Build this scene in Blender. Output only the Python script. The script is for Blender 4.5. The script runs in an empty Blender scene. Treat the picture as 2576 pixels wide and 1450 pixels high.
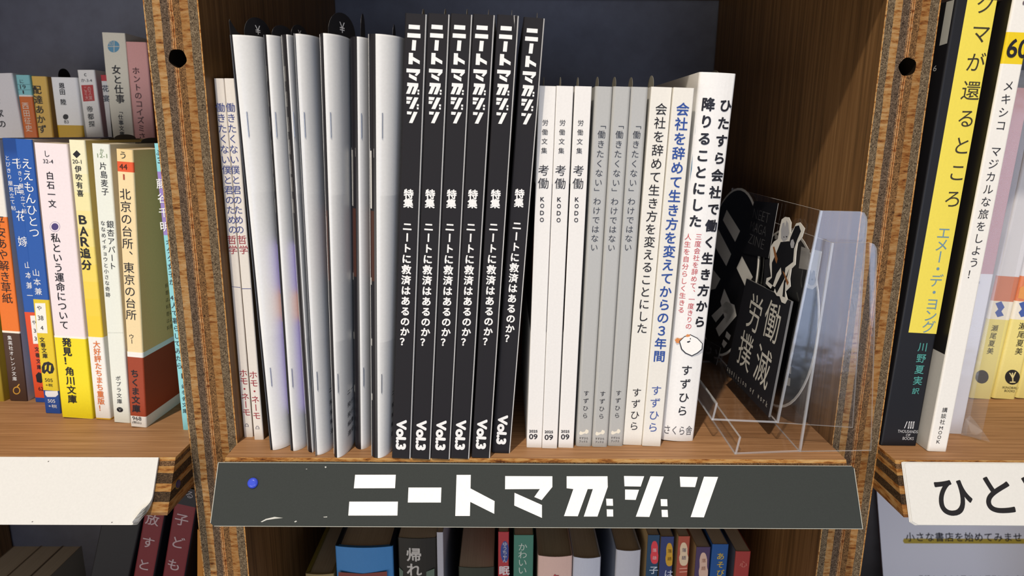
import bpy, math
from mathutils import Vector
PI=math.pi
SC=bpy.context.scene
COL=SC.collection
MM=.001
# ---------------------------------------------------------------- camera, world, lights, exposure
cam=bpy.data.cameras.new('camera'); cam.sensor_width=36; cam.lens=1700/2576*36; cam.clip_start=.01
cam.dof.use_dof=True; cam.dof.focus_distance=.34; cam.dof.aperture_fstop=16
co=bpy.data.objects.new('camera',cam); COL.objects.link(co); SC.camera=co
def aim(o,yaw,pitch,roll):
    cy,sy,cp,sp,cr,sr=math.cos(yaw),math.sin(yaw),math.cos(pitch),math.sin(pitch),math.cos(roll),math.sin(roll)
    f=Vector((-sy*cp,cy*cp,-sp)); r=Vector((cy,sy,0)); u=r.cross(f)
    r,u=cr*r+sr*u,-sr*r+cr*u
    from mathutils import Matrix
    M=Matrix((r,u,-f)).transposed().to_4x4(); M.translation=o.location; o.matrix_world=M
co.location=(-.01677,-.32503,.15828); aim(co,-.010936,.225179,.0089265)
w=bpy.data.worlds.new('shop'); SC.world=w; w.use_nodes=True
w.node_tree.nodes['Background'].inputs[0].default_value=(1,.93,.84,1); w.node_tree.nodes['Background'].inputs[1].default_value=.36
def lamp(name,kind,loc,target,energy,color,**k):
    l=bpy.data.lights.new(name,kind); l.energy=energy; l.color=color
    for a,b in k.items(): setattr(l,a,b)
    o=bpy.data.objects.new(name,l); COL.objects.link(o); o.location=loc
    o.rotation_euler=(Vector(target)-Vector(loc)).to_track_quat('-Z','Y').to_euler(); return o
KEYD=Vector((.205,.53,-.83)).normalized()
lamp('ceiling_spot','SPOT',Vector((0,.02,.08))-KEYD*2.1,(0,.02,.08),140,(1,.89,.76),spot_size=math.radians(50),spot_blend=.5,shadow_soft_size=.028)
lamp('shop_window','AREA',(.62,-2.2,-.12),(.1,.1,.0),13,(.60,.72,1.0),shape='RECTANGLE',size=1.05,size_y=.85)
lamp('low_left_fill','AREA',(-1.1,-2.0,-.45),(-.1,.2,-.1),17,(1,.95,.90),shape='RECTANGLE',size=1.6,size_y=.8)  # added fill lamp, low at front left, brightens the lower bays
SC.cycles.transparent_max_bounces=40
SC.view_settings.view_transform='Standard'; SC.view_settings.look='None'; SC.view_settings.exposure=0; SC.view_settings.gamma=1; SC.view_settings.use_curve_mapping=False
# ---------------------------------------------------------------- materials
MAT={}
def lin(c):
    c=int(c,16)/255; return c/12.92 if c<=.04045 else ((c+.055)/1.055)**2.4
def rgb(h): return (lin(h[0:2]),lin(h[2:4]),lin(h[4:6]),1)
def nodes(name):
    m=bpy.data.materials.new(name); m.use_nodes=True; return m,m.node_tree,m.node_tree.nodes['Principled BSDF']
def paper(h,rough=.55,spec=.3,var=.05,sc=900):
    key=(h,rough,spec)
    if key in MAT: return MAT[key]
    m,t,b=nodes('paper_'+h); L=t.links.new
    n=t.nodes.new('ShaderNodeTexNoise'); n.inputs['Scale'].default_value=sc; n.inputs['Detail'].default_value=2
    tc=t.nodes.new('ShaderNodeTexCoord'); L(tc.outputs['Object'],n.inputs['Vector'])
    mx=t.nodes.new('ShaderNodeMix'); mx.data_type='RGBA'; c=rgb(h)
    mx.inputs['A'].default_value=tuple(x*(1-var) for x in c[:3])+(1,); mx.inputs['B'].default_value=tuple(min(1,x*(1+var)) for x in c[:3])+(1,)
    L(n.outputs['Fac'],mx.inputs['Factor']); L(mx.outputs['Result'],b.inputs['Base Color'])
    b.inputs['Roughness'].default_value=rough; b.inputs['Specular IOR Level'].default_value=spec
    MAT[key]=m; return m
def gloss(h): return paper(h,.28,.45)
def metal():
    if 'st' in MAT: return MAT['st']
    m,t,b=nodes('steel'); b.inputs['Base Color'].default_value=(.45,.46,.48,1); b.inputs['Metallic'].default_value=1; b.inputs['Roughness'].default_value=.35
    MAT['st']=m; return m
def pages():
    if 'pg' in MAT: return MAT['pg']
    m,t,b=nodes('page_edges'); L=t.links.new
    tc=t.nodes.new('ShaderNodeTexCoord'); mp=t.nodes.new('ShaderNodeMapping'); mp.inputs['Scale'].default_value=(4000,30,30)
    n=t.nodes.new('ShaderNodeTexNoise'); n.inputs['Scale'].default_value=1; n.inputs['Detail'].default_value=3
    L(tc.outputs['Object'],mp.inputs['Vector']); L(mp.outputs['Vector'],n.inputs['Vector'])
    mx=t.nodes.new('ShaderNodeMix'); mx.data_type='RGBA'; mx.inputs['A'].default_value=rgb('b9a98c'); mx.inputs['B'].default_value=rgb('e6dcc4')
    L(n.outputs['Fac'],mx.inputs['Factor']); L(mx.outputs['Result'],b.inputs['Base Color']); b.inputs['Roughness'].default_value=.8
    MAT['pg']=m; return m
def ramp(t,stops,interp='LINEAR'):
    r=t.nodes.new('ShaderNodeValToRGB'); r.color_ramp.interpolation=interp; e=r.color_ramp.elements
    while len(e)>1: e.remove(e[0])
    e[0].position=stops[0][0]; e[0].color=rgb(stops[0][1])
    for p,c in stops[1:]:
        q=e.new(p); q.color=rgb(c)
    return r
def ply(name,axis,c0,c1,stops,vec):
    # plies across the thickness: constant bands, end-grain plies speckled, long-grain plies ticked
    m,t,b=nodes(name); L=t.links.new
    tc=t.nodes.new('ShaderNodeTexCoord'); sp=t.nodes.new('ShaderNodeSeparateXYZ'); L(tc.outputs['Object'],sp.inputs[0])
    wb=t.nodes.new('ShaderNodeTexNoise'); wb.inputs['Scale'].default_value=120; wb.inputs['Detail'].default_value=3; L(tc.outputs['Object'],wb.inputs['Vector'])
    mr=t.nodes.new('ShaderNodeMapRange'); mr.clamp=False; mr.inputs[1].default_value=c0; mr.inputs[2].default_value=c1; L(sp.outputs[axis],mr.inputs[0])
    ad=t.nodes.new('ShaderNodeMath'); ad.operation='MULTIPLY_ADD'; ad.inputs[1].default_value=.03; L(wb.outputs['Fac'],ad.inputs[0]); L(mr.outputs[0],ad.inputs[2])
    su=t.nodes.new('ShaderNodeMath'); su.operation='SUBTRACT'; su.inputs[1].default_value=.015; L(ad.outputs[0],su.inputs[0])
    rc=ramp(t,[(p,c) for p,c,k in stops],'CONSTANT'); L(su.outputs[0],rc.inputs[0])
    rk=ramp(t,[(p,'ffffff' if k else '000000') for p,c,k in stops],'CONSTANT'); L(su.outputs[0],rk.inputs[0])
    n1=t.nodes.new('ShaderNodeTexNoise'); n1.inputs['Scale'].default_value=1150; n1.inputs['Detail'].default_value=3; n1.inputs['Roughness'].default_value=.65; n1.inputs['Distortion'].default_value=1.6; L(tc.outputs['Object'],n1.inputs['Vector'])
    r1=ramp(t,[(.34,'4a4038'),(.5,'b5aa9c'),(.66,'fffdf6')]); L(n1.outputs['Fac'],r1.inputs[0])
    mp=t.nodes.new('ShaderNodeMapping'); mp.inputs['Scale'].default_value=vec; L(tc.outputs['Object'],mp.inputs['Vector'])
    n2=t.nodes.new('ShaderNodeTexNoise'); n2.inputs['Scale'].default_value=1; n2.inputs['Detail'].default_value=5; n2.inputs['Roughness'].default_value=.7; L(mp.outputs['Vector'],n2.inputs['Vector'])
    r2=ramp(t,[(.32,'6a4426'),(.42,'c49a6c'),(.5,'e8d2b0'),(.7,'ffffff')]); L(n2.outputs['Fac'],r2.inputs[0])
    mx=t.nodes.new('ShaderNodeMix'); mx.data_type='RGBA'; L(rk.outputs[0],mx.inputs['Factor']); L(r2.outputs[0],mx.inputs['A']); L(r1.outputs[0],mx.inputs['B'])
    mu=t.nodes.new('ShaderNodeMix'); mu.data_type='RGBA'; mu.blend_type='MULTIPLY'; mu.inputs['Factor'].default_value=1; L(rc.outputs[0],mu.inputs['A']); L(mx.outputs['Result'],mu.inputs['B'])
    L(mu.outputs['Result'],b.inputs['Base Color']); b.inputs['Roughness'].default_value=.75; b.inputs['Specular IOR Level'].default_value=.2
    bp=t.nodes.new('ShaderNodeBump'); bp.inputs['Strength'].default_value=.5; bp.inputs['Distance'].default_value=.0003; L(n1.outputs['Fac'],bp.inputs['Height']); L(bp.outputs[0],b.inputs['Normal'])
    return m
def veneer(name,vec,a,bc,c):
    m,t,b=nodes(name); L=t.links.new
    tc=t.nodes.new('ShaderNodeTexCoord'); mp=t.nodes.new('ShaderNodeMapping'); mp.inputs['Scale'].default_value=vec; L(tc.outputs['Object'],mp.inputs['Vector'])
    n=t.nodes.new('ShaderNodeTexNoise'); n.inputs['Scale'].default_value=1; n.inputs['Detail'].default_value=6; n.inputs['Roughness'].default_value=.62; L(mp.outputs['Vector'],n.inputs['Vector'])
    r=ramp(t,[(.3,a),(.5,bc),(.7,c)]); L(n.outputs['Fac'],r.inputs[0]); L(r.outputs[0],b.inputs['Base Color'])
    b.inputs['Roughness'].default_value=.55; b.inputs['Specular IOR Level'].default_value=.3
    bp=t.nodes.new('ShaderNodeBump'); bp.inputs['Strength'].default_value=.25; bp.inputs['Distance'].default_value=.0002; L(n.outputs['Fac'],bp.inputs['Height']); L(bp.outputs[0],b.inputs['Normal'])
    return m
def clear(name,tint,refl,rough,milk=0):
    m=bpy.data.materials.new(name); m.use_nodes=True; t=m.node_tree; t.nodes.clear(); L=t.links.new
    out=t.nodes.new('ShaderNodeOutputMaterial'); tr=t.nodes.new('ShaderNodeBsdfTransparent'); tr.inputs[0].default_value=tint
    gl=t.nodes.new('ShaderNodeBsdfGlossy'); gl.inputs['Roughness'].default_value=rough; gl.inputs[0].default_value=(1,1,1,1)
    lw=t.nodes.new('ShaderNodeLayerWeight'); lw.inputs[0].default_value=.5
    pw=t.nodes.new('ShaderNodeMath'); pw.operation='POWER'; pw.inputs[1].default_value=5; L(lw.outputs['Facing'],pw.inputs[0])
    fr=t.nodes.new('ShaderNodeMath'); fr.operation='MULTIPLY_ADD'; fr.inputs[1].default_value=.9; fr.inputs[2].default_value=.045; L(pw.outputs[0],fr.inputs[0])
    n=t.nodes.new('ShaderNodeTexNoise'); n.inputs['Scale'].default_value=35; n.inputs['Detail'].default_value=4
    tc=t.nodes.new('ShaderNodeTexCoord'); L(tc.outputs['Object'],n.inputs['Vector'])
    mu=t.nodes.new('ShaderNodeMath'); mu.operation='MULTIPLY'; mu.inputs[1].default_value=refl; L(fr.outputs[0],mu.inputs[0])
    bp=t.nodes.new('ShaderNodeBump'); bp.inputs['Strength'].default_value=.17; bp.inputs['Distance'].default_value=.002; L(n.outputs['Fac'],bp.inputs['Height']); L(bp.outputs[0],gl.inputs['Normal'])
    mx=t.nodes.new('ShaderNodeMixShader'); L(mu.outputs[0],mx.inputs[0]); L(tr.outputs[0],mx.inputs[1]); L(gl.outputs[0],mx.inputs[2])
    last=mx
    if milk:
        df=t.nodes.new('ShaderNodeBsdfDiffuse'); df.inputs[0].default_value=(.85,.87,.9,1)
        m2=t.nodes.new('ShaderNodeMixShader'); m2.inputs[0].default_value=milk; L(mx.outputs[0],m2.inputs[1]); L(df.outputs[0],m2.inputs[2]); last=m2
    L(last.outputs[0],out.inputs[0]); return m
ST_UP=[(0,'c9a878',0),(.02,'8d7e68',1),(.16,'b2946a',0),(.30,'7b6a5a',1),(.44,'b08a66',1),(.475,'d0a878',0),(.49,'6a4a2e',0),(.505,'c09468',0),(.53,'99754c',1),(.66,'a58459',0),(.81,'8d7e68',1),(.975,'c9a26c',0)]
ST_SH=[(0,'86684a',0),(.05,'a8875a',0),(.22,'55432f',1),(.40,'ad8c5c',0),(.54,'5e4b36',1),(.72,'b08f5e',0),(.84,'86684a',1),(.93,'bb9a68',0)]
# ---------------------------------------------------------------- mesh builder
class MB:
    def __init__(s): s.v=[];s.f=[];s.mi=[];s.m=[];s.sm=[]
    def mid(s,m):
        if m not in s.m: s.m.append(m)
        return s.m.index(m)
    def add(s,vs,fs,m,smooth=False):
        o=len(s.v); s.v+=[tuple(p) for p in vs]; i=s.mid(m)
        for f in fs: s.f.append(tuple(o+k for k in f)); s.mi.append(i); s.sm.append(smooth)
    def poly(s,pts,m): s.add(pts,[tuple(range(len(pts)))],m)
    def box(s,x0,x1,y0,y1,z0,z1,m):
        s.add([(x0,y0,z0),(x1,y0,z0),(x1,y1,z0),(x0,y1,z0),(x0,y0,z1),(x1,y0,z1),(x1,y1,z1),(x0,y1,z1)],[(0,3,2,1),(4,5,6,7),(0,1,5,4),(1,2,6,5),(2,3,7,6),(3,0,4,7)],m)
    def prism(s,pts,a,b,m,ms=None):
        # closed outline pts (3d), extruded from offset a to offset b (vectors)
        n=len(pts); A=[tuple(Vector(p)+Vector(a)) for p in pts]; B=[tuple(Vector(p)+Vector(b)) for p in pts]
        s.add(A+B,[tuple(range(n))[::-1],tuple(range(n,2*n))],m)
        s.add(A+B,[(i,(i+1)%n,n+(i+1)%n,n+i) for i in range(n)],ms or m)
    def build(s,name,parent=None,scale=MM):
        me=bpy.data.meshes.new(name); me.from_pydata([(x*scale,y*scale,z*scale) for x,y,z in s.v],[],s.f)
        for m in s.m: me.materials.append(m)
        me.polygons.foreach_set('material_index',s.mi); me.polygons.foreach_set('use_smooth',s.sm); me.update()
        o=bpy.data.objects.new(name,me); COL.objects.link(o)
        if parent: o.parent=parent
        return o
def tag(o,label,cat,group=None):
    o['label']=label; o['category']=cat
    if group: o['group']=group
    return o
def thing(name,label,cat,loc=(0,0,0),rot=(0,0,0),group=None):
    o=bpy.data.objects.new(name,None); COL.objects.link(o); o.empty_display_size=.02
    o.location=loc; o.rotation_euler=rot; return tag(o,label,cat,group)
def copy_tree(o,label,loc,rot):
    c=o.copy(); COL.objects.link(c); c.location=loc; c.rotation_euler=rot; c['label']=label
    for ch in o.children:
        d=ch.copy(); COL.objects.link(d); d.parent=c
        for g in ch.children:
            e=g.copy(); COL.objects.link(e); e.parent=d
    return c
# ---------------------------------------------------------------- lettering (built-in font), flat faces laid on a surface
GL={}
def glyph(ch,bold):
    k=(ch,round(bold,3))
    if k not in GL:
        c=bpy.data.curves.new('lettering','FONT'); c.body=ch; c.size=1; c.resolution_u=9 if ch in '\u3072\u3068' else 4; c.offset=min(0,bold)
        o=bpy.data.objects.new('lettering',c); me=o.to_mesh()
        V=[(v.co.x,v.co.y) for v in me.vertices]; F=[tuple(p.vertices) for p in me.polygons]
        if bold>0:   # heavier weight: the stroke swept over a small circle
            n=len(V); W=[];G=[]
            for i in range(8):
                dx,dy=bold*math.cos(PI*i/4),bold*math.sin(PI*i/4); W+=[(x+dx,y+dy,i*.004) for x,y in V]; G+=[tuple(q+i*n for q in f) for f in F]
            V,F=W,G
        else: V=[(x,y,0) for x,y in V]
        GL[k]=(V,F)
        o.to_mesh_clear(); bpy.data.objects.remove(o); bpy.data.curves.remove(c)
    return GL[k]
FW=str.maketrans({'!':'\uff01','?':'\uff1f','3':'\uff13'})
def put(mb,g,fn,cx,cy,sx,sy,ox,oy,m,rot=0):
    V,F=g; c,s=math.cos(rot),math.sin(rot); out=[]
    o=Vector(fn(cx,cy)); nv=(Vector(fn(cx+.2,cy))-o).cross(Vector(fn(cx,cy+.2))-o).normalized()   # right x up = outward
    for x,y,k in V:
        x=(x-ox)*sx; y=(y-oy)*sy; x,y=x*c-y*s,x*s+y*c; p=fn(cx+x,cy+y)
        out.append((p[0]+nv.x*k,p[1]+nv.y*k,p[2]+nv.z*k))
    mb.add(out,F,m)
def column(mb,fn,s,u0,v0,u1,v1,size,m,bold=0):
    s=s.translate(FW); n=len(s)
    for i,ch in enumerate(s):
        if ch in ' \u3000': continue
        t=(i+.5)/n; u=u0+(u1-u0)*t; v=v0+(v1-v0)*t; g=glyph(ch,bold)
        if ch in '\u30fc\u300c\u300d': put(mb,g,fn,u,v,size,size,.5,.38,m,-PI/2)
        elif ch=='\u3001': put(mb,g,fn,u+size*.55,v+size*.55,size,size,.5,.38,m)
        else: put(mb,g,fn,u,v,size,size,.5,.38,m)
def rowtext(mb,fn,s,u0,v,pitch,size,m,bold=0):
    for i,ch in enumerate(s):
        if ch not in ' \u3000': put(mb,glyph(ch,bold),fn,u0+pitch*(i+.5),v,size,size,.5,.38,m)
def word(mb,fn,s,u,v,wd,ht,m,bold=0,rot=0):
    g=glyph(s,bold); xs=[p[0] for p in g[0]]; ys=[p[1] for p in g[0]]
    if not xs: return
    w=max(xs)-min(xs); h=max(ys)-min(ys); sx=wd/w; sy=ht/h if ht else sx
    put(mb,g,fn,u,v,sx,sy,(max(xs)+min(xs))/2,(max(ys)+min(ys))/2,m,-PI/2*rot)
LOGO=[('ni', [(-89.84, 8.14), (-69.85, 8.07), (-69.9, 14.42), (-90.04, 14.54)]), ('ni', [(-91.78, 20.76), (-68.16, 20.69), (-68.08, 27.14), (-91.82, 27.21)]), ('bar', [(-63.34, 14.09), (-47.22, 14.04), (-47.24, 21.06), (-63.33, 21.1)]), ('to', [(-39.95, 8.03), (-32.94, 8.01), (-32.94, 14.42), (-21.06, 20.31), (-21.19, 26.22), (-32.94, 20.71), (-32.99, 27.23), (-40.08, 27.25)]), ('ma', [(-15.98, 8.51), (7.31, 8.52), (7.24, 13.61), (1.92, 19.77), (-1.68, 18.34), (1.08, 14.61), (-16.0, 14.74)]), ('ma', [(-11.36, 16.39), (2.03, 22.05), (1.98, 28.03), (-11.46, 22.35)]), ('ga', [(14.36, 8.49), (34.58, 8.43), (34.52, 13.52), (28.97, 27.32), (22.32, 27.34), (27.14, 14.53), (24.6, 14.54), (19.41, 27.22), (12.69, 27.17), (17.53, 14.56), (14.25, 14.17)]), ('ga', [(33.49, 19.02), (36.77, 19.08), (36.78, 22.33), (33.58, 22.27)]), ('ga', [(33.58, 23.96), (36.71, 24.01), (36.65, 27.3), (33.59, 27.31)]), ('ji', [(42.73, 8.27), (52.74, 8.36), (50.76, 13.27), (42.79, 13.16)]), ('ji', [(42.99, 14.67), (49.86, 14.78), (47.97, 19.57), (42.78, 19.45)]), ('ji', [(55.86, 8.35), (62.49, 8.46), (54.24, 27.44), (47.65, 27.33)]), ('ji', [(60.25, 19.14), (63.47, 19.19), (63.4, 22.45), (60.19, 22.39)]), ('ji', [(60.36, 24.14), (63.36, 24.13), (63.35, 27.48), (60.36, 27.43)]), ('n', [(70.37, 8.5), (79.28, 8.67), (77.61, 13.44), (70.38, 13.34)]), ('n', [(82.42, 8.46), (89.4, 8.57), (80.84, 27.56), (74.38, 27.45)])]
PIN=(-139.49, 12.22)
HITO=[(204.84, 17.32), (227.28, 16.48), (246.48, 16.42)]
SCR=[[(-133.74, 30.15), (-131.35, 28.82), (-127.33, 27.91), (-123.16, 28.38), (-126.92, 28.75), (-130.98, 29.36), (-133.09, 30.33)], [(-117.61, 29.99), (-116.7, 29.57), (-116.35, 29.99), (-117.26, 30.41)], [(-105.15, 4.43), (-104.53, 4.11), (-104.16, 4.68), (-104.78, 5.0)], [(-114.45, 5.53), (-113.69, 5.34), (-113.66, 5.65)], [(-103.85, 27.84), (-101.96, 27.66), (-101.93, 28.02), (-103.51, 28.08)]]
CELLS=[('ni', -0.52, 200.79, 5.67, 5.25), ('bar', -0.39, 195.07, 1.85, 4.27), ('to', -0.05, 189.52, 4.86, 4.72), ('ma', -0.32, 182.78, 5.89, 5.03), ('ga', -0.27, 177.04, 5.77, 4.76), ('ji', -0.13, 170.9, 5.51, 5.08), ('n', -0.13, 164.77, 4.66, 4.95)]
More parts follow.
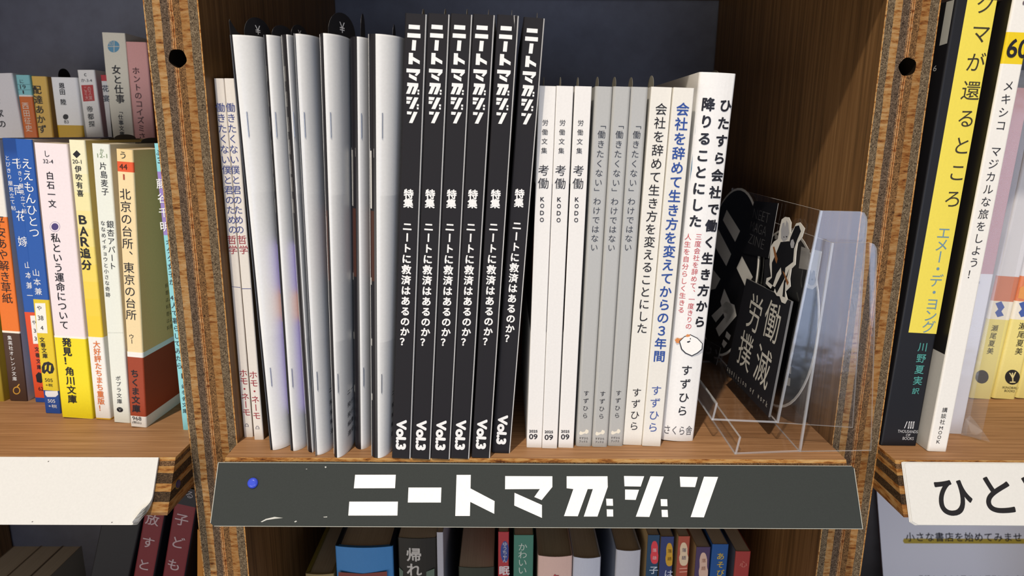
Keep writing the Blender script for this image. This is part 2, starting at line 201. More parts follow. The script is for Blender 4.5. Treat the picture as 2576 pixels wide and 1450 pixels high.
BK={
 'HA':{'x': -152.09, 'y': 7.68, 'z': 0.0, 'yaw': 0.0, 'lean': 0.077, 'th': 4.75, 'h': 182.26, 'T': [('働きたくない僕と君のための', -0.37, 171.49, 0.84, 108.36, 4.52, '3f4a86', 0.0), ('哲学', -0.15, 108.15, 0.21, 98.19, 4.72, 'a0303a', 0.0), ('ホモ・ネーモ', 0.02, 38.09, 0.06, 12.06, 4.53, 'a0303a', 0)], 'W': [('凸', -0.38, 6.88, 1.89, 1.89, '55586c', 0, 0)], 'P': [([(-2.21, 81.94), (2.64, 81.57), (2.62, 81.26), (-2.22, 81.74)], '3f4a86')]},
 'HB':{'x': -145.5, 'y': 4.57, 'z': 0.0, 'yaw': 0.0, 'lean': -0.062, 'th': 4.98, 'h': 182.08, 'T': [('働きたくない僕と君のための', -0.45, 171.41, -0.93, 108.85, 4.47, '3f4a86', 0.0), ('哲学', -0.36, 108.66, 0.39, 98.79, 4.67, 'a0303a', 0), ('ホモ・ネーモ', -0.2, 38.38, -0.13, 11.44, 4.49, 'a0303a', 0)], 'W': [('凸', -0.22, 6.98, 1.87, 1.87, '55586c', 0, 0)], 'P': [([(-2.56, 81.68), (3.17, 81.71), (3.14, 81.4), (-2.59, 81.37)], '3f4a86')]},
 'M1':{'x': -67.76, 'y': -16.14, 'z': 0.0, 'yaw': 0.0, 'lean': 3.35, 'th': 9.3, 'h': 208.0, 'T': [('特集', -0.55, 133.06, -0.56, 124.76, 4.5, 'f2f2f0', 0.035), ('ニートに救済はあるのか?', -0.63, 118.56, -0.17, 58.23, 4.55, 'f2f2f0', 0.035)], 'W': [('Vol.3', -0.29, 12.7, 16.06, 5.09, 'f2f2f0', 0.06, 1)]},
 'M2':{'x': -57.92, 'y': -16.69, 'z': 0.0, 'yaw': 0.0, 'lean': 3.35, 'th': 9.3, 'h': 208.0},
 'M3':{'x': -48.21, 'y': -16.62, 'z': 0.0, 'yaw': 0.0, 'lean': 3.35, 'th': 9.3, 'h': 208.0},
 'M4':{'x': -38.59, 'y': -16.12, 'z': 0.0, 'yaw': 0.0, 'lean': 3.35, 'th': 9.3, 'h': 208.0},
 'M5':{'x': -28.24, 'y': -15.19, 'z': 0.0, 'yaw': 0.0, 'lean': 3.35, 'th': 9.3, 'h': 208.0},
 'M6':{'x': -18.22, 'y': -9.87, 'z': 0.0, 'yaw': 0.0, 'lean': 3.757, 'th': 9.3, 'h': 208.0},
 'K1':{'x': -1.08, 'y': -3.37, 'z': 0.0, 'yaw': 0.0, 'lean': 1.06, 'th': 7.8, 'h': 179.5, 'T': [('労働文集', -0.49, 165.32, -0.54, 148.38, 2.94, '1d1c24', 0), ('考働', -0.47, 144.44, -0.32, 132.35, 5.4, '1d1c24', 0.0)], 'W': [('K', -0.54, 127.85, 1.89, 2.07, '1d1c24', 0.02, 0), ('O', -0.51, 124.73, 1.89, 2.08, '1d1c24', 0.02, 0), ('D', -0.46, 121.37, 1.89, 2.08, '1d1c24', 0.02, 0), ('O', -0.41, 118.07, 1.9, 2.09, '1d1c24', 0.02, 0), ('2025', -0.77, 9.14, 4.29, 1.43, '1d1c24', 0.02, 0), ('09', -0.67, 6.13, 4.29, 2.86, '1d1c24', 0.015, 0)]},
 'K2':{'x': 6.85, 'y': -4.09, 'z': 0.0, 'yaw': 0.0, 'lean': 1.06, 'th': 7.8, 'h': 179.5},
 'K3':{'x': 15.31, 'y': -3.46, 'z': 0.0, 'yaw': 0.0, 'lean': 1.06, 'th': 7.8, 'h': 179.5},
 'G1':{'x': 24.68, 'y': -1.78, 'z': 0.0, 'yaw': 0.0, 'lean': 1.15, 'th': 8.15, 'h': 179.6, 'T': [('「働きたくない」わけではない', 0.12, 164.78, -0.42, 102.42, 3.88, '1d1c24', 0), ('すずひら', -0.15, 31.44, -0.19, 15.1, 3.03, '1d1c24', 0)], 'W': [('すずひら', -0.25, 4.65, 4.53, 1.23, '1d1c24', 0, 0), ('ブックス', -0.31, 2.82, 4.33, 1.24, '1d1c24', 0, 0)], 'P': [([(-2.68, 7.24), (-2.22, 8.57), (-1.04, 8.02), (0.1, 8.29), (0.79, 9.63), (1.96, 9.16), (2.18, 8.02), (1.31, 7.0), (0.15, 7.3), (-1.34, 6.44), (-2.26, 6.42)], 'eae4d2')]},
 'G2':{'x': 32.95, 'y': -2.33, 'z': 0.0, 'yaw': 0.0, 'lean': 1.15, 'th': 8.15, 'h': 179.6},
 'G3':{'x': 41.22, 'y': -1.18, 'z': 0.0, 'yaw': 0.0, 'lean': 1.15, 'th': 8.15, 'h': 179.6},
 'C1':{'x': 50.3, 'y': 0.05, 'z': 0.0, 'yaw': 0.0, 'lean': 1.607, 'th': 9.7, 'h': 179.71, 'T': [('会社を辞めて生き方を変えることにした', 0.49, 172.95, 0.01, 60.3, 5.73, '1d1c24', 0.005), ('すずひら', -0.0, 32.31, 0.08, 7.56, 5.08, '1d1c24', 0)]},
 'C2':{'x': 60.07, 'y': -1.24, 'z': 0.0, 'yaw': 0.0, 'lean': 1.685, 'th': 9.6, 'h': 179.43, 'T': [('会社を辞めて生き方を変えてからの3年間', 0.24, 173.16, -0.18, 45.87, 6.26, '2c4f9c', 0.018), ('すずひら', -0.17, 34.22, -0.15, 7.21, 5.67, '3a55a0', 0)]},
 'H':{'x': 75.18, 'y': 5.19, 'z': 0.0, 'yaw': 0.0, 'lean': 2.26, 'th': 17.32, 'h': 186.57, 'T': [('ひたすら会社で働く生き方から', 5.09, 176.07, 4.48, 61.66, 6.19, '1d1c24', 0.035), ('降りることにした', -3.22, 176.03, -3.32, 112.73, 6.38, '1d1c24', 0.035), ('三度会社を辞めて、一度きりの', -0.95, 110.87, -1.0, 61.41, 3.33, 'c8454a', 0.0), ('人生を自分らしく生きる', -5.95, 110.63, -5.52, 69.6, 3.33, 'c8454a', 0), ('すずひら', 0.44, 43.37, 0.63, 13.54, 5.95, '1d1c24', 0.01)], 'W': [('さくら舎', -0.16, 6.12, 14.69, 5.04, '55555a', 0, 0)], 'P': [([(-5.08, 55.1), (-2.62, 57.82), (0.3, 58.98), (4.14, 57.26), (7.2, 54.39), (7.31, 51.29), (5.05, 48.95), (2.32, 47.31), (-1.2, 48.67), (-3.56, 50.8)], '1d1c24'), ([(-4.61, 54.96), (-2.58, 57.43), (0.35, 58.51), (3.94, 56.93), (6.75, 54.29), (6.83, 51.51), (4.77, 49.42), (2.26, 47.87), (-0.95, 49.16), (-3.06, 51.06)], 'f7f5f0'), ([(-7.27, 55.63), (-6.17, 56.79), (-4.76, 56.38), (-3.67, 56.9), (-2.63, 56.48), (-3.02, 54.4), (-4.06, 53.4), (-4.83, 54.16), (-6.18, 53.94)], 'd98a4a'), ([(-2.04, 58.08), (-1.23, 58.99), (0.33, 58.66), (0.04, 57.86), (-1.45, 57.48)], 'd98a4a'), ([(-2.63, 55.76), (-2.18, 55.78), (-2.11, 55.07), (-2.56, 55.05)], '1d1c24'), ([(0.28, 57.0), (0.73, 57.02), (0.81, 56.32), (0.36, 56.29)], '1d1c24'), ([(-1.04, 55.12), (0.5, 55.67), (0.7, 55.2), (-0.14, 54.53), (-0.91, 54.57)], '1d1c24'), ([(-9.96, 163.86), (-8.17, 163.69), (-8.02, 157.45), (-9.4, 159.3)], '2c6d8c'), ([(-9.59, 143.81), (-8.03, 149.08), (-7.73, 141.94), (-8.35, 135.35)], '2c6d8c'), ([(-9.29, 121.99), (-8.19, 124.39), (-8.2, 120.7), (-9.21, 119.98)], '2c6d8c'), ([(-9.62, 113.54), (-8.47, 114.27), (-8.49, 111.89), (-9.54, 111.5)], '2c6d8c')]},
 'L0':{'x': -318.47, 'y': 54.58, 'z': 0.0, 'yaw': -3.0, 'lean': 2.422, 'th': 8.34, 'h': 152.35},
 'L1':{'x': -306.11, 'y': 55.03, 'z': 0.0, 'yaw': -3.0, 'lean': 2.832, 'th': 10.81, 'h': 152.72, 'T': [('平安あや解き草紙', 0.82, 111.04, 0.32, 60.02, 6.44, '1d1c24', 0), ('集英社オレンジ文庫', -0.89, 40.88, -0.58, 12.42, 2.78, 'f2f2f0', 0)], 'B': [(42.21, '4a3328'), (43.42, 'f0ead8'), (110.29, 'e8772a')], 'P': [([(1.94, 6.71), (1.55, 5.51), (0.71, 4.55), (-0.37, 4.03), (-1.46, 4.1), (-2.3, 4.72), (-2.69, 5.75), (-2.56, 6.97), (-1.93, 8.08), (-0.94, 8.84), (0.17, 9.07), (1.16, 8.72), (1.8, 7.87)], 'd9a441'), ([(1.36, 6.67), (1.07, 5.77), (0.44, 5.04), (-0.37, 4.66), (-1.19, 4.71), (-1.82, 5.17), (-2.11, 5.95), (-2.01, 6.86), (-1.54, 7.69), (-0.8, 8.26), (0.03, 8.44), (0.78, 8.18), (1.26, 7.54)], '4a3328'), ([(-0.1, 9.07), (1.55, 10.95), (1.99, 10.48), (0.33, 8.6)], 'd9a441')]},
 'B1':{'x': -290.79, 'y': 53.39, 'z': 0.0, 'yaw': -3.0, 'lean': 1.753, 'th': 9.0, 'h': 153.26, 'T': [('とびきり屋見立て帖', -2.54, 144.36, -2.63, 113.51, 2.82, 'f2f2f0', 0), ('千両花嫁', 2.94, 147.13, 0.12, 89.4, 6.28, 'f2f2f0', 0), ('山本兼一', 1.65, 86.05, 0.69, 62.36, 4.27, 'f2f2f0', 0), ('文春文庫', 0.62, 34.91, 0.75, 20.24, 3.01, '1d1c24', 0.01)], 'W': [('や', 0.96, 49.36, 2.3, 2.52, '1d1c24', 0, 0), ('3', 0.82, 44.33, 1.38, 2.3, '1d1c24', 0, 0), ('3', 0.7, 39.51, 1.38, 2.31, '1d1c24', 0, 0), ('62', 0.06, 8.54, 2.82, 2.35, '1d1c24', 0, 0)], 'B': [(2.81, '2a4fa0'), (55.31, 'e2512a')], 'P': [([(-0.9, 53.31), (4.77, 53.6), (4.61, 36.57), (-1.12, 36.27)], 'f0ede6'), ([(-2.06, 16.88), (-0.13, 18.96), (2.38, 17.86), (2.38, 13.9), (0.72, 12.07), (-1.85, 12.67)], '1d1c24')]},
 'B2':{'x': -274.11, 'y': 37.24, 'z': 0.0, 'yaw': -3.0, 'lean': 2.399, 'th': 9.11, 'h': 153.09, 'T': [('ええもんひとつ', 0.54, 143.57, 0.74, 101.15, 6.03, 'f2f2f0', 0), ('とびきり屋見立て帖', -3.6, 143.76, -3.51, 113.75, 2.7, 'f2f2f0', 0), ('山本兼', -0.86, 84.71, -0.6, 68.94, 4.31, 'f2f2f0', 0), ('文春文庫', -1.7, 45.42, -0.77, 32.92, 3.09, '1d1c24', 0.01)], 'W': [('や', -1.23, 62.14, 2.62, 2.62, '1d1c24', 0, 0), ('38', -1.06, 56.47, 3.07, 2.63, '1d1c24', 0, 0), ('4', -0.89, 50.77, 1.54, 2.42, '1d1c24', 0, 0), ('505', -0.31, 20.06, 4.48, 2.02, '1d1c24', 0, 0), ('+税', -0.4, 17.1, 4.04, 1.8, '1d1c24', 0, 0), ('505', -0.02, 7.52, 4.29, 2.03, 'f2f2f0', 0, 0), ('+税', 0.34, 4.4, 4.98, 2.04, 'f2f2f0', 0, 0)], 'B': [(13.78, '2a4f9c'), (66.96, 'e0c52a')], 'P': [([(-3.41, 64.72), (2.45, 65.08), (1.94, 47.73), (-3.95, 47.59)], 'f2efe6'), ([(-3.63, 27.56), (-2.2, 30.25), (0.63, 31.14), (3.01, 29.88), (3.61, 26.86), (2.44, 24.42), (0.31, 23.8), (-0.89, 25.38), (-2.46, 23.62), (-3.74, 24.48)], '1d1c24'), ([(-1.72, 28.39), (-0.46, 29.42), (-1.0, 26.56), (-2.0, 25.78)], 'e0c52a'), ([(0.87, 29.04), (2.02, 29.11), (1.16, 25.28), (0.28, 25.7)], 'e0c52a'), ([(-3.1, 13.32), (4.09, 13.81), (4.33, 11.67), (2.56, 10.1), (-2.33, 9.77), (-3.34, 11.15)], 'e8e8ea')]},
 'PK':{'x': -255.86, 'y': 30.27, 'z': 0.0, 'yaw': -3.0, 'lean': 2.458, 'th': 17.51, 'h': 151.03, 'T': [('白石一文', -1.76, 137.0, -2.08, 117.7, 4.3, '1d1c24', 0.01), ('私という運命について', -2.14, 104.72, -2.27, 51.71, 5.23, '1d1c24', 0.01), ('発見!', -1.61, 47.23, -2.3, 31.16, 5.2, '1d1c24', 0.03), ('角川文庫', -1.69, 30.51, -1.79, 8.71, 5.26, '1d1c24', 0.02)], 'W': [('し', -2.1, 145.64, 2.24, 3.06, '1d1c24', 0, 0), ('32-4', -1.98, 141.83, 5.31, 2.04, '1d1c24', 0, 0)], 'P': [([(0.91, 108.16), (0.64, 107.21), (0.07, 106.36), (-0.73, 105.7), (-1.68, 105.32), (-2.65, 105.26), (-3.53, 105.54), (-4.21, 106.11), (-4.61, 106.91), (-4.68, 107.84), (-4.41, 108.79), (-3.84, 109.64), (-3.04, 110.3), (-2.09, 110.68), (-1.12, 110.73), (-0.25, 110.46), (0.43, 109.89), (0.83, 109.09)], '8d86a5'), ([(0.69, 108.15), (0.45, 107.27), (-0.08, 106.48), (-0.82, 105.88), (-1.69, 105.53), (-2.59, 105.47), (-3.4, 105.73), (-4.03, 106.26), (-4.4, 106.99), (-4.47, 107.85), (-4.22, 108.73), (-3.69, 109.52), (-2.95, 110.12), (-2.08, 110.47), (-1.18, 110.52), (-0.37, 110.27), (0.25, 109.74), (0.62, 109.01)], 'efe2e6'), ([(0.05, 108.11), (-0.13, 107.46), (-0.53, 106.86), (-1.09, 106.41), (-1.74, 106.15), (-2.42, 106.11), (-3.02, 106.3), (-3.5, 106.69), (-3.77, 107.25), (-3.82, 107.89), (-3.64, 108.55), (-3.24, 109.14), (-2.68, 109.59), (-2.03, 109.85), (-1.36, 109.89), (-0.75, 109.7), (-0.28, 109.31), (-0.0, 108.76)], '4b3f78')]},
 'YB':{'x': -240.94, 'y': 29.08, 'z': 0.0, 'yaw': -3.0, 'lean': 2.163, 'th': 8.42, 'h': 153.02, 'T': [('伊吹有喜', -0.44, 140.45, -0.61, 123.98, 3.67, '1d1c24', 0.01), ('追分', -0.98, 97.65, -0.91, 85.03, 5.66, '1d1c24', 0.03), ('大好評たちまち重版!', 0.52, 46.22, -0.18, 4.88, 4.11, 'e07a3c', 0.015)], 'W': [('20-1', -0.69, 142.12, 4.68, 2.04, '1d1c24', 0, 0), ('B', -0.62, 112.19, 4.15, 4.77, '1d1c24', 0.02, 0), ('A', -0.68, 106.12, 4.58, 5.0, '1d1c24', 0.02, 0), ('R', -0.69, 100.53, 4.6, 5.02, '1d1c24', 0.02, 0)], 'P': [([(-0.32, 147.85), (1.57, 145.95), (-0.72, 143.84), (-2.61, 145.75)], '1d1c24')]},
 'WG':{'x': -228.23, 'y': 24.96, 'z': 0.0, 'yaw': -3.0, 'lean': 2.801, 'th': 9.27, 'h': 151.3, 'T': [('片島麦子', 0.65, 142.47, 0.62, 125.22, 4.03, '1d1c24', 0), ('銀杏アパート', 2.04, 112.83, 1.47, 86.37, 4.1, '1d1c24', 0), ('ななめイチョウと小さな奇跡', -1.85, 112.58, -2.16, 71.27, 2.67, '1d1c24', 0), ('ポプラ文庫', -0.17, 27.64, -0.42, 10.93, 3.03, '1d1c24', 0.0)], 'W': [('か', 0.57, 147.8, 2.01, 2.41, '8a9c78', 0, 0), ('12-1', 0.58, 145.44, 5.02, 2.01, '8a9c78', 0, 0), ('♈', -0.56, 7.63, 3.51, 2.85, '1d1c24', 0, 0)], 'P': [([(-5.11, 51.7), (5.82, 52.36), (5.8, 52.14), (-5.13, 51.48)], 'c8cbc0')]},
 'CR':{'x': -215.93, 'y': 19.07, 'z': 0.0, 'yaw': -3.0, 'lean': 3.876, 'th': 8.6, 'h': 148.93, 'T': [('北京の台所、東京の台所', -0.62, 129.91, -0.85, 60.46, 5.99, '1d1c24', 0.0), ('ウー', -1.35, 52.99, -1.2, 47.5, 2.94, '1d1c24', 0), ('ちくま文庫', -0.51, 33.51, -0.69, 8.36, 4.67, '1d1c24', 0.02)], 'W': [('う', -0.76, 146.02, 2.57, 3.36, '1d1c24', 0, 0), ('44', -0.86, 140.35, 3.96, 2.78, '3a1a14', 0, 0), ('1', -0.84, 135.24, 0.8, 2.78, 'b0503a', 0, 0), ('968', -0.63, 5.11, 4.97, 2.16, '3a3a3a', 0, 0), ('(税込)', -0.75, 2.64, 4.98, 1.73, '3a3a3a', 0, 0)], 'B': [(137.82, 'f0d9a8'), (142.82, 'e2592f')]},
 'CY':{'x': -186.97, 'y': 16.19, 'z': 0.0, 'yaw': 0.0, 'lean': 0.354, 'th': 7.4, 'h': 151.94, 'T': [('藤谷千明', -1.81, 135.88, -2.29, 107.22, 5.33, 'f2f2f0', 0.01), ('オタク女子が、4人で暮らしてみたら', -1.12, 104.8, -2.13, 34.59, 3.43, '1d1c24', 0), ('幻冬舎文庫', -0.76, 26.79, -1.54, 9.3, 2.75, '1d1c24', 0.0)], 'W': [('ふ', -2.0, 147.5, 1.96, 2.55, '1d1c24', 0, 0), ('3', -1.81, 143.65, 1.77, 2.75, '1d1c24', 0, 0)], 'B': [(106.4, '8fd4da'), (138.21, '9a86c8')], 'P': [([(-1.5, 32.37), (-0.03, 32.39), (-0.09, 29.49), (-1.57, 29.47)], '1d1c24')]},
 'T0':{'x': -355.16, 'y': 155.0, 'z': 38.0, 'yaw': 0.0, 'lean': -2.152, 'th': 21.32, 'h': 156.39, 'T': [('下家の', -3.35, 141.03, -2.21, 119.75, 5.41, '1d1c24', 0.018)]},
 'T1':{'x': -344.82, 'y': 155.0, 'z': 38.0, 'yaw': 0.0, 'lean': 0.406, 'th': 9.39, 'h': 155.84, 'T': [('西田征史', -0.63, 138.18, -0.33, 118.3, 4.87, 'e8ddcc', 0.0)], 'W': [('に', -0.86, 151.58, 2.42, 2.42, '1d1c24', 0, 0), ('19', -0.57, 147.97, 3.77, 2.7, '1d1c24', 0, 0), ('1', -0.76, 144.62, 0.81, 2.16, '1d1c24', 0, 0)], 'B': [(141.74, 'cf6a2a'), (142.78, 'e8e4dc')], 'P': [([(-4.48, 149.67), (4.63, 149.82), (4.6, 149.59), (-4.52, 149.44)], '3a6a72'), ([(-4.52, 146.14), (4.61, 146.29), (4.58, 146.06), (-4.56, 145.91)], '3a6a72')]},
 'T2':{'x': -336.11, 'y': 155.0, 'z': 38.0, 'yaw': 0.0, 'lean': 1.162, 'th': 10.24, 'h': 155.02, 'T': [('配達あかず', -2.02, 149.44, -1.53, 116.94, 5.93, '1d1c24', 0.018)]},
 'T3':{'x': -317.67, 'y': 155.0, 'z': 38.0, 'yaw': 0.0, 'lean': 0.557, 'th': 17.75, 'h': 154.49, 'T': [('恩田', -1.79, 150.99, -1.98, 142.85, 4.04, '1d1c24', 0.02), ('陸', -2.07, 140.27, -2.1, 136.29, 4.06, '1d1c24', 0.02)], 'W': [('83', -1.73, 125.19, 3.0, 2.18, '1d1c24', 0, 0)], 'B': [(122.98, 'c9a01a')], 'P': [([(0.1, 128.54), (-0.19, 127.74), (-0.8, 127.08), (-1.6, 126.71), (-2.45, 126.69), (-3.16, 127.04), (-3.61, 127.67), (-3.69, 128.47), (-3.4, 129.28), (-2.79, 129.93), (-1.99, 130.31), (-1.14, 130.32), (-0.43, 129.98), (0.01, 129.34)], '1d1c24')]},
 'T4':{'x': -298.83, 'y': 155.0, 'z': 38.0, 'yaw': 0.0, 'lean': -0.661, 'th': 11.7, 'h': 159.47, 'T': [('帝都探', -0.66, 136.24, -0.79, 121.56, 4.34, '4a4a4a', 0.018)], 'W': [('この', -0.42, 147.09, 4.59, 2.7, 'dcb0a8', 0, 0), ('ミス', -0.44, 144.29, 4.59, 2.7, 'dcb0a8', 0, 0), ('大賞', -0.38, 141.3, 4.87, 2.71, 'dcb0a8', 0, 0), ('c', -0.56, 156.26, 1.61, 1.88, '1d1c24', 0, 0), ('か-3-4', -0.26, 152.66, 7.27, 2.15, '1d1c24', 0, 0)], 'P': [([(-4.31, 149.56), (3.66, 149.77), (3.39, 139.28), (-4.41, 138.83)], 'b8393a')]},
 'T5':{'x': -288.79, 'y': 155.0, 'z': 38.0, 'yaw': 0.0, 'lean': -0.073, 'th': 4.33, 'h': 156.36, 'T': [('花宴', 0.38, 150.81, -0.16, 137.74, 4.58, '3a4250', 0.018)], 'B': [(152.41, 'd6d4d0')]},
 'T6':{'x': -284.58, 'y': 155.0, 'z': 38.0, 'yaw': 0.0, 'lean': 1.698, 'th': 15.33, 'h': 183.29, 'T': [('女と仕事', -0.3, 162.84, 0.87, 137.5, 6.16, '1d1c24', 0.02), ('「仕事文庫', 0.05, 134.32, -0.02, 115.47, 3.53, '1d1c24', 0.02)], 'W': [('83', -2.22, 176.48, 2.66, 2.4, 'c9c6b8', 0, 0)], 'P': [([(3.42, 174.68), (3.12, 173.5), (2.46, 172.41), (1.5, 171.53), (0.34, 170.95), (-0.91, 170.71), (-2.12, 170.85), (-3.18, 171.35), (-3.98, 172.16), (-4.44, 173.2), (-4.53, 174.37), (-4.22, 175.55), (-3.56, 176.64), (-2.6, 177.51), (-1.45, 178.09), (-0.2, 178.33), (1.01, 178.19), (2.06, 177.69), (2.86, 176.89), (3.33, 175.85)], '5f97b4'), ([(-0.18, 178.58), (0.35, 178.6), (-0.4, 170.48), (-0.93, 170.46)], 'c9c6b8'), ([(-4.77, 174.61), (3.71, 174.95), (3.66, 174.44), (-4.82, 174.11)], 'c9c6b8')]},
 'T7':{'x': -268.61, 'y': 155.0, 'z': 38.0, 'yaw': 0.0, 'lean': 1.243, 'th': 13.95, 'h': 177.65, 'T': [('ホントのコイズミさん', -1.74, 161.88, -1.31, 107.75, 5.1, '5a3438', 0.018)]},
 'R1':{'x': 190.37, 'y': 0.38, 'z': 0.0, 'yaw': 0.0, 'lean': 1.5, 'th': 19.0, 'h': 219.0, 'T': [('ハチクマが還るところ', 3.71, 248.5, 5.29, 123.06, 9.16, '3a3426', 0.0), ('エメー・デ・ヨング', 3.7, 115.65, 4.61, 62.02, 6.97, '6e93a8', 0.0), ('川野夏実', 3.38, 57.37, 4.03, 33.25, 5.03, '4f9a92', 0.01)], 'W': [('訳', 3.86, 30.63, 3.68, 3.48, '4f9a92', 0.01, 0), ('THOUSANDS', 3.48, 8.09, 10.59, 1.66, 'c8c8c8', 0, 0), ('OF', 4.03, 6.09, 2.29, 1.46, 'c8c8c8', 0, 0), ('BOOKS', 4.35, 4.19, 5.83, 1.67, 'c8c8c8', 0, 0)], 'P': [([(-4.34, 219.22), (10.12, 219.75), (10.0, 61.36), (-5.07, 61.71)], 'eedb55'), ([(1.31, 9.82), (2.14, 13.63), (2.56, 13.65), (1.73, 9.83)], 'd8d8d8'), ([(3.22, 9.65), (3.29, 13.67), (3.91, 13.69), (3.85, 9.67)], 'd8d8d8'), ([(4.37, 9.69), (4.43, 13.7), (5.05, 13.72), (5.0, 9.71)], 'd8d8d8'), ([(5.52, 9.72), (5.57, 13.74), (6.2, 13.76), (6.14, 9.74)], 'd8d8d8'), ([(3.38, 10.33), (3.52, 13.12), (3.73, 13.13), (3.59, 10.33)], '16161a'), ([(4.53, 10.36), (4.67, 13.15), (4.88, 13.16), (4.74, 10.37)], '16161a'), ([(5.68, 10.4), (5.81, 13.19), (6.02, 13.2), (5.89, 10.4)], '16161a')]},
 'R2':{'x': 206.8, 'y': -6.07, 'z': 0.0, 'yaw': 0.0, 'lean': 1.691, 'th': 9.9, 'h': 219.0, 'T': [('メキシコ\u3000マジカルな旅をしよう!', 0.14, 184.24, -0.02, 90.5, 5.07, '1d1c24', 0.0), ('講談社', -0.25, 24.56, -0.31, 14.78, 2.83, '1d1c24', 0.0)], 'W': [('60', 1.23, 197.51, 10.03, 8.24, '1d1c24', 0.02, 0), ('M', -0.4, 13.02, 1.83, 1.83, '1d1c24', 0, 0), ('O', -0.42, 10.5, 1.83, 1.83, '1d1c24', 0, 0), ('O', -0.43, 7.97, 1.84, 1.84, '1d1c24', 0, 0), ('K', -0.45, 5.42, 1.84, 1.84, '1d1c24', 0, 0), ('T', 2.75, 213.55, 7.08, 8.15, '6a6068', 0.04, 0)], 'B': [(190.77, 'efece4'), (204.37, 'eccd1e')]},
 'R3':{'x': 227.95000000000002, 'y': 15.44, 'z': 0.0, 'yaw': 0.0, 'lean': 1.6, 'th': 12.0, 'h': 182.0, 'W': [('エ', -0.9, 84.68, 1.24, 1.03, '1d1c24', 0, 0)], 'B': [(89.27, 'd8d6dc')]},
 'R5':{'x': 293.12, 'y': 65.18, 'z': 0.0, 'yaw': 0.0, 'lean': 3.2, 'th': 14.3, 'h': 182.0, 'T': [('瀬尾夏美', 0.17, 49.61, 2.2, 28.53, 4.8, '1d1c24', 0.0), ('ことばを語ること', -9.22, 130.58, -5.17, 79.23, 3.21, '7486b4', 0)], 'W': [('IKINOBIRU', 2.15, 7.47, 9.82, 1.47, '4a4638', 0, 0), ('BOOKS', 2.14, 5.38, 6.39, 1.47, '4a4638', 0, 0)], 'B': [(50.89, 'efe08a'), (62.22, 'f0ead8'), (77.51, 'e0875c')], 'P': [([(6.59, 14.64), (6.72, 13.13), (6.37, 11.73), (5.59, 10.59), (4.45, 9.81), (3.06, 9.49), (1.56, 9.64), (0.09, 10.25), (-1.2, 11.27), (-2.17, 12.58), (-2.75, 14.07), (-2.87, 15.59), (-2.52, 16.98), (-1.73, 18.11), (-0.6, 18.88), (0.79, 19.2), (2.28, 19.05), (3.75, 18.45), (5.03, 17.44), (6.01, 16.13)], '2a2824'), ([(2.46, 11.53), (0.9, 17.14), (1.63, 17.19), (3.19, 11.58)], 'e9dc9a'), ([(-0.82, 17.04), (-0.09, 17.08), (2.6, 14.14), (1.98, 13.58)], 'e9dc9a'), ([(3.48, 17.82), (2.74, 17.77), (1.86, 14.09), (2.66, 13.88)], 'e9dc9a'), ([(0.98, 11.44), (4.43, 11.65), (4.61, 10.88), (1.16, 10.67)], 'e9dc9a'), ([(-4.95, 60.95), (-1.65, 62.39), (1.14, 58.86), (-0.2, 56.3), (1.89, 53.7), (-1.73, 52.48), (-3.87, 55.33), (-2.41, 57.4)], '4a63a8'), ([(-8.9, 70.51), (-1.37, 73.41), (2.46, 67.55), (-1.4, 63.39), (-6.41, 64.06)], 'e8a05a')]},
 'R4':{'x': 278.62, 'y': 65.32, 'z': 0.0, 'yaw': 0.0, 'lean': 3.2, 'th': 13.9, 'h': 182.0, 'T': [('瀬尾夏美', -1.61, 47.87, -0.95, 28.71, 4.32, '1d1c24', 0.0)], 'B': [(50.98, 'e9dc86'), (62.31, 'f0ead8'), (77.6, 'cf8266')], 'P': [([(1.76, 14.48), (1.86, 13.12), (1.54, 11.87), (0.83, 10.85), (-0.2, 10.15), (-1.45, 9.86), (-2.79, 10.0), (-4.09, 10.54), (-5.23, 11.45), (-6.09, 12.63), (-6.59, 13.96), (-6.69, 15.32), (-6.36, 16.56), (-5.65, 17.58), (-4.63, 18.27), (-3.39, 18.56), (-2.05, 18.42), (-0.75, 17.88), (0.39, 16.98), (1.25, 15.8)], '2a2824'), ([(-4.56, 60.84), (-1.24, 62.28), (1.51, 58.75), (0.15, 56.19), (2.22, 53.59), (-1.41, 52.37), (-3.52, 55.22), (-2.05, 57.3)], '4a63a8')]},
}
